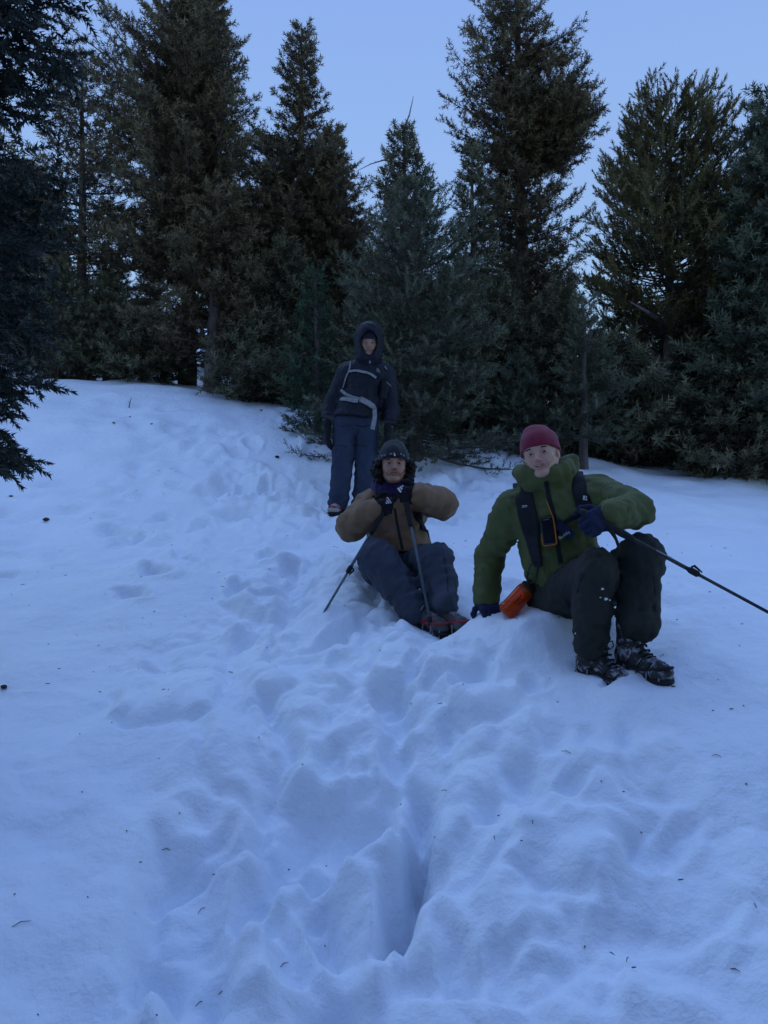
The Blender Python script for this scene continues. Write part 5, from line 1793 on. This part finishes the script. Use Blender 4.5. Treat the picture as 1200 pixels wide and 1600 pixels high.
def person_brown():
    pel = W(620, 886, 4.56)
    root = empty('person', (pel[0], pel[1], pel[2] - 0.14), 'hiker in brown quilted jacket sitting on the snow with gloved hands on two poles', 'person')
    neck, chest, belly = W(613, 768, 4.64), W(615, 808, 4.62), W(622, 848, 4.57)
    shr, elr, wrr = W(575, 790, 4.63), W(549, 822, 4.40), W(582, 798, 4.24)
    shl, ell, wrl = W(655, 778, 4.60), W(690, 787, 4.36), W(655, 775, 4.22)
    f = Field(*bounds([neck, chest, belly, pel, shr, elr, wrr, shl, ell, wrl], 0.2), 0.008)
    f.cone(W(592, 792, 4.63), W(638, 788, 4.62), 0.118, 0.118, 0.05)
    f.cone(chest, belly, 0.165, 0.170, 0.05, flat=((0, 1, 0), 0.82), wr=[(0.016, 0.085, 0.2, 0.6, 0.9)])
    f.cone(belly, W(624, 862, 4.52), 0.172, 0.180, 0.03, flat=((0, 1, 0), 0.84))
    f.cone(neck - [0, 0, 0.03], neck + [0, 0, 0.03], 0.088, 0.080, 0.04)
    f.cone(shr, elr, 0.080, 0.083, 0.05, wr=[(0.014, 0.085, 0.4, 0.6, 0.6)])
    f.cone(elr, wrr, 0.083, 0.062, 0.02, wr=[(0.014, 0.075, 2.0, 0.4, 0.6)])
    f.cone(shl, ell, 0.084, 0.086, 0.05, wr=[(0.014, 0.085, 1.4, 0.6, 0.6)])
    f.cone(ell, wrl, 0.085, 0.062, 0.02, wr=[(0.014, 0.075, 2.8, 0.4, 0.6)])
    f.noise(0.004, 5.5, 41, ridge=True).noise(0.003, 11, 42)
    f.cut(W(624, 866, 4.52), (0.0, 0.15, 1), 0.012)
    jac, S = garment('jacket', f, M_BROWNJ, root)
    strap_pix('zipper', S, [(617, 795), (620, 815), (624, 835), (629, 858)], 0.014, 0.004, M_BLACK, jac, off=0.0)
    for pix in ([(583, 826), (600, 829), (618, 829)], [(622, 829), (640, 827), (662, 823)]):
        strap_pix('seam', S, pix, 0.007, 0.002, M_BROWNJ, jac, off=-0.001)
    # trousers
    hr, kr, ar = W(594, 884, 4.52), W(590, 872, 4.16), W(648, 955, 4.00)
    hl, kl, al = W(650, 884, 4.50), W(680, 878, 4.16), W(693, 946, 3.98)
    f = Field(*bounds([pel, hr, kr, ar, hl, kl, al], 0.22), 0.010)
    f.ball(pel, (0.180, 0.15, 0.13), 0.04)
    for h, k, a, s_ in ((hr, kr, ar, 1), (hl, kl, al, -1)):
        f.cone(h, k, 0.112, 0.090, 0.04, wr=[(0.010, 0.09, 1.0, 0.9, 0.3)])
        m = k * 0.5 + a * 0.5 + v3(0, 0.03, 0)
        f.cone(k, m, 0.090, 0.090, 0.03, wr=[(0.012, 0.08, 0.5 * s_, 0.2, 0.5)])
        f.cone(m, a, 0.084, 0.066, 0.03, wr=[(0.016, 0.06, 1.7 * s_, 0.8, 0.5)])
    f.noise(0.006, 4.0, 43, ridge=True).noise(0.005, 9, 44, ridge=True)
    tro, ST = garment('trousers', f, M_PANTB, root)
    strap_pix('side_seam', ST, [(694, 872), (699, 900), (700, 925)], 0.004, 0.002, M_BLACK, tro, off=0.0)
    build_boot(root, W(652, 978, 4.03), (0.62, -0.75, -0.16), (0, 0, 1), M_SHOEB, 0.98, False, M_RED, True, M_LACE, name='shoe')
    build_boot(root, W(688, 984, 4.00), (0.55, -0.80, -0.02), (0.1, -0.1, 1), M_SHOEB, 1.0, False, M_RED, True, M_LACE, name='shoe')
    # head, hat, hair, neck warmer
    ho = W(615, 729, 4.52)
    body, R = build_head(ho, (0.03, -1, 0.10), (0.03, 0.1, 1), root, M_SKIN_B, 0.98, vox=0.0036, open_=0.45, gaze=(0.0, 0.1), neck_to=neck, brow=-0.6, jaw=0.95)
    hat, ring = build_beanie(ho, R, root, M_BLKNIT, 0.98, front=0.036, slope=0.22, top=0.016, point=(0, -0.03), seed=45, fat=1.05)
    nb_ = 30
    for k in range(nb_):
        a0 = k * 2 * math.pi / nb_
        V, Q, T = tube_np(ring(0.019 + 0.003 * (k % 2), 0.001, a0, a0 + 1.5 * math.pi / nb_, 5), [0.002, 0.0050, 0.0056, 0.0050, 0.002], 6)
        obj('band_stitch', mesh_np('band_stitch', place(V, R, ho, 0.98), [Q, T], True), M_GREY if k % 3 != 2 else M_PURPLE, hat)
    lg = [(-0.006, 0.109, 0.045), (0.004, 0.109, 0.045), (0.006, 0.108, 0.056), (-0.004, 0.108, 0.056)]
    V = place(np.array(lg), R, ho, 0.98)
    obj('white_mark', mesh_np('white_mark', np.concatenate([V, V + R[:, 1] * 0.002]), np.array([(4, 5, 6, 7), (0, 1, 5, 4), (1, 2, 6, 5), (2, 3, 7, 6), (3, 0, 4, 7)])), M_WHITE, hat)
    rng = np.random.default_rng(9)
    for sx in (-1, 1):
        f = Field((-0.19, -0.16, -0.15), (0.19, 0.10, 0.08), 0.005)
        for k in range(30):
            c = v3(sx * rng.uniform(0.076, 0.114), rng.uniform(-0.08, 0.03), rng.uniform(-0.090, 0.030))
            f.ball(c, rng.uniform(0.016, 0.028), 0.008)
        f.noise(0.006, 42, 46)
        V, Q = f.mesh()
        obj('hair', mesh_np('hair', place(V, R, ho, 0.98), Q, True), M_HAIR, root)
    f = Field(ho + [-0.2, -0.2, -0.3], ho + [0.2, 0.25, 0.05], 0.006)
    c = W(614, 757, 4.58)
    for dz, r_, q in ((0.018, 0.098, 0.017), (-0.004, 0.104, 0.020), (-0.030, 0.108, 0.020)):
        f.loop(c + [0, 0.03, dz], (1, 0, 0.02), (0, 1, 0.15), r_, 0.095, q, 20, 0.015)
    f.noise(0.003, 9, 47, ridge=True)
    V, Q = f.mesh()
    obj('neck_warmer', mesh_np('neck_warmer', V, Q, True), M_PURPLE, root)
    # collar of the dark mid layer below the neck warmer
    f = Field(ho + [-0.25, -0.25, -0.4], ho + [0.25, 0.25, 0.0], 0.007)
    c = W(612, 771, 4.60)
    for dz, r_, q in ((0.0, 0.112, 0.022), (-0.03, 0.124, 0.024)):
        f.loop(c + [0, 0.03, dz], (1, 0, 0.02), (0, 1, 0.15), r_, 0.105, q, 20, 0.02)
    V, Q = f.mesh()
    obj('collar', mesh_np('collar', V, Q, True), M_BLACK, root)
    # gloves on the pole grips
    g1 = build_glove('glove', wrr, (0.82, -0.42, 0.22), (0.1, 1, 0.05), 1, (1.2, 1.3, 0.7), M_BLKGL, root, 1.0, 0.02, 0.6, fat=1.1)
    g2 = build_glove('glove', wrl, (-0.80, -0.40, 0.05), (-0.1, 1, 0.05), -1, (1.2, 1.3, 0.7), M_BLKGL, root, 1.0, 0.02, 0.6, fat=1.1)
    for g, px, rot in ((g1, (605, 782), 0.1), (g2, (627, 765), -2.7)):
        me = g.data
        Vg = np.empty(len(me.vertices) * 3, np.float32); me.vertices.foreach_get('co', Vg)
        Sg = Surf(Vg.reshape(-1, 3).astype(float), np.array([p.vertices[:] for p in me.polygons]))
        decal('white_mark', Sg, px, LOGO_BARS, 0.036, M_WHITE, g, rot=rot, off=0.003)
    # pack
    pk = W(618, 815, 4.82)
    pack = empty('backpack', (pk[0], pk[1], pk[2] - 0.25), 'dark backpack worn by the brown jacket hiker', 'backpack')
    f = Field(pk - [0.24, 0.2, 0.34], pk + [0.24, 0.2, 0.34], 0.011)
    f.box(pk, (0.14, 0.08, 0.21), 0.06, 0.02).noise(0.006, 4, 33)
    V, Q = f.mesh()
    obj('pack_body', mesh_np('pack_body', V, Q, True), M_PACK, pack)
    strap_pix('shoulder_strap', S, [(652, 800), (656, 815), (662, 830)], 0.05, 0.01, M_PACK, pack)
    strap_pix('shoulder_strap', S, [(588, 778), (587, 800), (583, 825)], 0.05, 0.01, M_PACK, pack, pre=[(W(590, 765, 4.75), (0, 0.2, 1))])
    ribbon('side_strap', [W(667, 828, 4.62), W(670, 842, 4.62), W(674, 856, 4.60)], [(0.3, -1, 0)] * 3, 0.014, 0.004, M_BLACK, pack, 0)
    SEATS.append((pel[0], pel[1] - 0.02, 0.27, 0.26, 0.07))
    for q in (W(675, 985, 3.90), W(715, 975, 3.86)):
        SEATS.append((q[0], q[1], 0.20, 0.20, 0.03))
    grp = 'pair of slate trekking poles'
    build_pole('slate trekking pole slanting out to the snow beside the brown jacket hiker', W(612, 778, 4.235), on_snow(502, 961) - [0, 0, 0.015], M_TEAL, grp, lock=0.62, basket=False, strap=False)
    build_pole('slate trekking pole planted between the boots of the brown jacket hiker', W(630, 762, 4.225), v3(W(678, 960, 3.86)[0], 3.86, gz(W(678, 960, 3.86)[0], 3.86) - 0.01), M_TEAL, grp, lock=0.90, basket=False, strap=False)


def person_navy():
    pel = W(554, 655, 6.6)
    hz = W(527, 801, 6.6)
    root = empty('person', tuple(hz), 'hiker in dark hooded jacket and blue trousers standing upright on the snow', 'person')
    neck, chest, belly = W(576, 566, 6.62), W(572, 600, 6.6), W(562, 630, 6.6)
    shr, elr, wrr = W(540, 582, 6.62), W(517, 635, 6.66), W(511, 668, 6.55)
    shl, ell, wrl = W(606, 588, 6.60), W(611, 640, 6.62), W(606, 676, 6.52)
    f = Field(*bounds([neck, chest, belly, pel, shr, elr, wrr, shl, ell, wrl], 0.2), 0.009)
    f.cone(W(555, 585, 6.62), W(592, 588, 6.6), 0.115, 0.115, 0.05)
    f.cone(chest, belly, 0.165, 0.150, 0.05, flat=((0, 1, 0), 0.78), wr=[(0.012, 0.12, 0.2, 0.6, 0.5)])
    f.cone(belly, W(555, 655, 6.6), 0.158, 0.190, 0.04, flat=((0, 1, 0), 0.82), wr=[(0.012, 0.08, 1.2, 0.5, 0.6)])
    f.cone(neck - [0, 0, 0.03], neck + [0, 0, 0.02], 0.085, 0.085, 0.05)
    for s_, e_, w_ in ((shr, elr, wrr), (shl, ell, wrl)):
        f.cone(s_, e_, 0.074, 0.068, 0.05, wr=[(0.012, 0.08, s_[0], 0.8, 0.4)])
        f.cone(e_, w_, 0.068, 0.058, 0.02, wr=[(0.012, 0.06, 2.0, 0.3, 0.5)])
    f.noise(0.003, 4.5, 61, ridge=True).noise(0.003, 10, 62, ridge=True)
    f.cut(W(555, 655, 6.6), (0.10, 0.1, 1), 0.01)
    jac, S = garment('jacket', f, M_NAVYJ, root)
    strap_pix('zipper', S, [(576, 572), (575, 600), (571, 630)], 0.012, 0.003, M_BLACK, jac, off=0.0)
    decal('pale_mark', S, (591, 579), LOGO_ARCS, 0.034, M_GREY, jac, rot=-0.3)
    # hood
    ho = W(576, 536, 6.56)
    body, R = build_head(ho, (0.06, -1, -0.22), (0.03, -0.1, 1), root, M_SKIN_C, 0.98, vox=0.0042, gaze=(0, -0.3), squint=0.6, neck_to=neck)
    f = Field((-0.2, -0.2, -0.24), (0.2, 0.2, 0.22), 0.0075)
    f.ball((0, -0.025, 0.035), (0.122, 0.135, 0.150), 0.02)
    f.ball((0, 0.02, -0.06), (0.115, 0.105, 0.12), 0.04)
    f.ball((0.0, 0.055, 0.115), (0.055, 0.05, 0.045), 0.05)
    f.cone((0, 0, -0.12), R.T @ (neck - ho) + [0, 0, -0.02], 0.105, 0.115, 0.04)
    f.ball((0, 0.012, 0.012), (0.090, 0.118, 0.118), 0.012, 'sub')
    f.ball((0, 0.135, -0.002), (0.066, 0.10, 0.115), 0.02, 'sub')
    f.noise(0.003, 8, 63, ridge=True)
    V, Q = f.mesh()
    obj('hood', mesh_np('hood', place(V, R, ho, 0.98), Q, True), M_NAVYJ, root)
    build_beanie(ho, R, root, M_DKPUR, 0.96, front=0.034, slope=0.20, seed=66, fat=0.985)
    h = W(578, 566, 6.44)
    tube_obj('zip_pull', [h + [0, 0, 0.012], h, h - [0, 0, 0.012]], [0.004, 0.008, 0.003], M_GREY, root, 6)
    # trousers
    hr, kr, ar = W(540, 660, 6.6), W(536, 718, 6.52), W(529, 785, 6.60)
    hl, kl, al = W(572, 660, 6.6), W(572, 718, 6.54), W(566, 785, 6.62)
    f = Field(*bounds([pel, hr, kr, ar, hl, kl, al], 0.22), 0.011)
    f.ball(pel - [0, 0, 0.04], (0.150, 0.115, 0.12), 0.04)
    for h_, k, a, s_ in ((hr, kr, ar, 1), (hl, kl, al, -1)):
        f.cone(h_, k, 0.100, 0.086, 0.012, wr=[(0.010, 0.10, 1.0, 0.9, 0.3)])
        f.cone(k, a, 0.086, 0.080, 0.008, wr=[(0.014, 0.09, 0.5 * s_, 0.1, 0.3), (0.016, 0.06, 1.9 * s_, 0.9, 0.25)])
    f.noise(0.005, 3.6, 64, ridge=True).noise(0.004, 9, 65, ridge=True)
    tro, ST = garment('trousers', f, M_PANTC, root)
    for px in ((526, 545), (556, 578)):
        strap_pix('pocket_seam', ST, [(px[0], 664), ((px[0] + px[1]) / 2, 667), (px[1], 664)], 0.006, 0.003, M_BLACK, tro, off=0.0)
        strap_pix('knee_seam', ST, [(px[0] - 6, 697), ((px[0] + px[1]) / 2 - 4, 695), (px[1] - 4, 698)], 0.006, 0.003, M_BLACK, tro, off=0.0)
    build_boot(root, W(530, 803, 6.64), (-0.22, -0.95, -0.06), (0, 0, 1), M_SHOEC, 1.0, False, M_RED, False, M_RED, name='shoe')
    build_boot(root, W(568, 803, 6.66), (0.15, -0.95, -0.06), (0, 0, 1), M_SHOEC, 1.0, False, M_RED, False, M_RED, name='shoe')
    build_glove('glove', wrr + v3(0, 0, -0.02), (0.0, -0.12, -1), (1, 0.25, 0.0), -1, (0.35, 0.45, 0.35), M_BLKGL, root, 1.05, 0.05, 0.3, fat=1.15)
    build_glove('glove', wrl + v3(0, 0, -0.02), (0.0, -0.12, -1), (-1, 0.25, 0.0), 1, (0.35, 0.45, 0.35), M_BLKGL, root, 1.05, 0.05, 0.3, fat=1.15)
    # pack with grey webbing
    pk = W(568, 612, 6.84)
    pack = empty('backpack', (pk[0], pk[1], pk[2] - 0.28), 'dark backpack with pale grey webbing worn by the hooded standing hiker', 'backpack')
    f = Field(pk - [0.24, 0.22, 0.38], pk + [0.24, 0.22, 0.38], 0.012)
    f.box(pk, (0.14, 0.09, 0.25), 0.06, 0.02).noise(0.006, 4, 35)
    V, Q = f.mesh()
    obj('pack_body', mesh_np('pack_body', V, Q, True), M_PACK, pack)
    strap_pix('shoulder_strap', S, [(545, 574), (546, 582), (543, 592), (538, 604), (535, 614)], 0.045, 0.010, M_PACK, pack, pre=[(W(549, 562, 6.75), (0, 0.2, 1))])
    strap_pix('strap_edge', S, [(548, 566), (547, 578), (541, 590), (536, 606)], 0.010, 0.012, M_GREY, pack)
    strap_pix('shoulder_strap', S, [(599, 573), (602, 585), (600, 600), (597, 622)], 0.055, 0.014, M_PACK, pack, pre=[(W(597, 566, 6.75), (0, 0.2, 1))])
    strap_pix('strap_pouch', S, [(602, 594), (600, 606), (597, 620)], 0.060, 0.045, M_PACK, pack, off=0.008)
    strap_pix('pouch_tape', S, [(599, 596), (603, 598), (606, 600)], 0.006, 0.002, M_GREY, pack, off=0.056)
    strap_pix('pouch_tape', S, [(600, 574), (602, 576), (604, 578)], 0.010, 0.002, M_GREY, pack, off=0.016)
    strap_pix('chest_strap', S, [(546, 581), (558, 580), (570, 582), (580, 585), (587, 590)], 0.020, 0.004, M_GREY, pack, off=0.010)
    strap_pix('hip_belt', S, [(533, 609), (540, 616), (552, 621), (566, 624), (578, 630), (586, 638)], 0.024, 0.006, M_GREY, pack, off=0.006)
    strap_pix('hip_belt', S, [(533, 625), (542, 624), (552, 627), (560, 627)], 0.034, 0.008, M_GREY, pack, off=0.010)
    strap_pix('belt_buckle', S, [(563, 624), (572, 628), (582, 636)], 0.046, 0.014, M_GREY, pack, off=0.010)
    P0, P1 = S.pix(585, 638), W(582, 671, 6.36)
    p0 = P0[0] + [0, -0.02, 0]
    ribbon('strap_end', [p0, p0 * 0.6 + P1 * 0.4 + [0.012, -0.01, 0], P1], [(0.1, -1, 0.05)] * 3, 0.036, 0.004, M_GREY, pack, 0)
# ------------------------------------------------------------------ litter on the snow
def litter():
    rng = np.random.default_rng(77)
    M_CHIP = noise_mat('bark_chip', (0.075, 0.05, 0.035), (0.035, 0.024, 0.018), scale=60, rough=0.95, bump=0.5, bscale=80)
    spots = [((72, 813), 0.030, 'flat dark bark chip lying on the smooth snow below the foreground boughs'),
             ((6, 1076), 0.020, 'rounded dark cone scale lying alone on the snow, farthest from the hikers'),
             ((178, 662), 0.016, 'small bark crumb below the upright dead twig'),
             ((203, 652), 0.012, 'tiny dark crumb next to the upright dead twig'),
             ((237, 663), 0.016, 'small bark crumb between the dead twig and the trail'),
             ((433, 715), 0.028, 'dark bark chip on the open snow near the hooded hiker'),
             ((408, 642), 0.022, 'bark chip on the crest below the bushy spruces'),
             ((17, 776), 0.018, 'reddish bark flake in the shade of the foreground boughs')]
    for (px, r, lb) in spots:
        p = on_snow(*px)
        f = Field((-1.6, -1.2, -0.9), (1.6, 1.2, 0.9), 0.12)
        f.ball((0, 0, 0), (1.1, 0.7, 0.42), 0.1)
        f.ball((rng.uniform(-0.6, 0.6), 0.1, 0.15), (0.6, 0.5, 0.3), 0.2)
        f.noise(0.10, 0.8, int(rng.integers(1, 999)))
        V, Q = f.mesh()
        a = rng.uniform(0, 6.28)
        R = np.array([[math.cos(a), -math.sin(a), 0], [math.sin(a), math.cos(a), 0], [0, 0, 1]])
        o = obj('bark_chip', mesh_np('bark_chip', (V @ R.T) * r, Q, False), M_CHIP)
        o.location = p + [0, 0, 0.25 * r]
        tag(o, lb, 'bark chip', 'bark chips on the snow')
    p = on_snow(201, 636)
    V, Q, T = tube_np([(0, 0, -0.03), (0.012, 0, 0.03), (0.02, 0, 0.07), (0.034, 0, 0.115)], [0.006, 0.006, 0.005, 0.003], 6)
    t2 = tube_np([(0.014, 0, 0.04), (0.002, -0.01, 0.06), (-0.004, -0.012, 0.075)], [0.003, 0.002, 0.001], 5)
    V, PP = join_np([(V, Q, T), t2])
    o = obj('dead_twig', mesh_np('dead_twig', V, PP, True), M_TWIG)
    o.location = p
    tag(o, 'short dead twig sticking up out of the snow by the trail', 'twig')
    # longer single needles and sprigs one can pick out
    tw = [((33, 1446), 0.05, 0.7), ((260, 1330), 0.03, -0.1), ((315, 1425), 0.04, 1.2), ((696, 1238), 0.035, -0.6), ((832, 1287), 0.03, 1.4), ((885, 1178), 0.04, -0.8), ((1120, 1184), 0.03, -0.7),
          ((955, 1495), 0.035, -0.8), ((980, 1502), 0.025, 1.0), ((1148, 1522), 0.025, -0.5), ((444, 1513), 0.03, 0.8), ((772, 1310), 0.03, 1.5), ((312, 1578), 0.03, 0.9), ((347, 1556), 0.025, 0.6)]
    for (px, L, a) in tw:
        p = on_snow(*px)
        V, Q, T = tube_np([(-L / 2, 0, 0.003), (0, 0.10 * L, 0.007), (L / 2, 0, 0.004)], [0.0009, 0.0014, 0.0006], 5)
        o = obj('fallen_needle_sprig', mesh_np('fallen_needle_sprig', V, [Q, T], True), M_TWIG)
        o.location = p
        o.rotation_euler = (0.35, 0, a)
        tag(o, 'thin dark fallen needle sprig on the trodden snow', 'needle sprig', 'fallen needle sprigs on the snow')
    # dust of needles and bark too small to count
    n = 420
    P = np.stack([rng.uniform(-2.6, 2.2, n), rng.uniform(1.6, 8.5, n) ** 1.0], 1)
    keep = rng.random(n) < np.where(np.abs(P[:, 0]) < P[:, 1] * 0.62, 1, 0.2)
    P = P[keep]
    z = ground_z(P[:, 0], P[:, 1])
    parts = []
    for (x, y), zz in zip(P, z):
        L = rng.choice([0.003, 0.005, 0.008, 0.014], p=[0.4, 0.35, 0.17, 0.08]) * rng.uniform(0.7, 1.3)
        a = rng.uniform(0, 6.28); w_ = 0.0013 if L > 0.006 else 0.0018
        c, s_ = math.cos(a), math.sin(a)
        base = np.array([[-L, -w_, 0], [L, -w_, 0], [L, w_, 0], [-L, w_, 0], [-L * .8, 0, .003], [L * .8, 0, .003]])
        V = base @ np.array([[c, s_, 0], [-s_, c, 0], [0, 0, 1]]) + [x, y, zz + 0.0015]
        parts.append((V, [(0, 1, 5, 4), (2, 3, 4, 5)], [(1, 2, 5), (3, 0, 4)]))
    V, PP = join_np(parts)
    o = obj('needle_litter', mesh_np('needle_litter', V, PP, False), M_TWIG)
    tag(o, 'fine dark needles and bark dust scattered over the snow', 'litter', kind='stuff')
person_green()
person_brown()
person_navy()
build_snow()
litter()
if not globals().get('NO_TREES'):
    build_trees()
    near_tree()
    dead_wood()
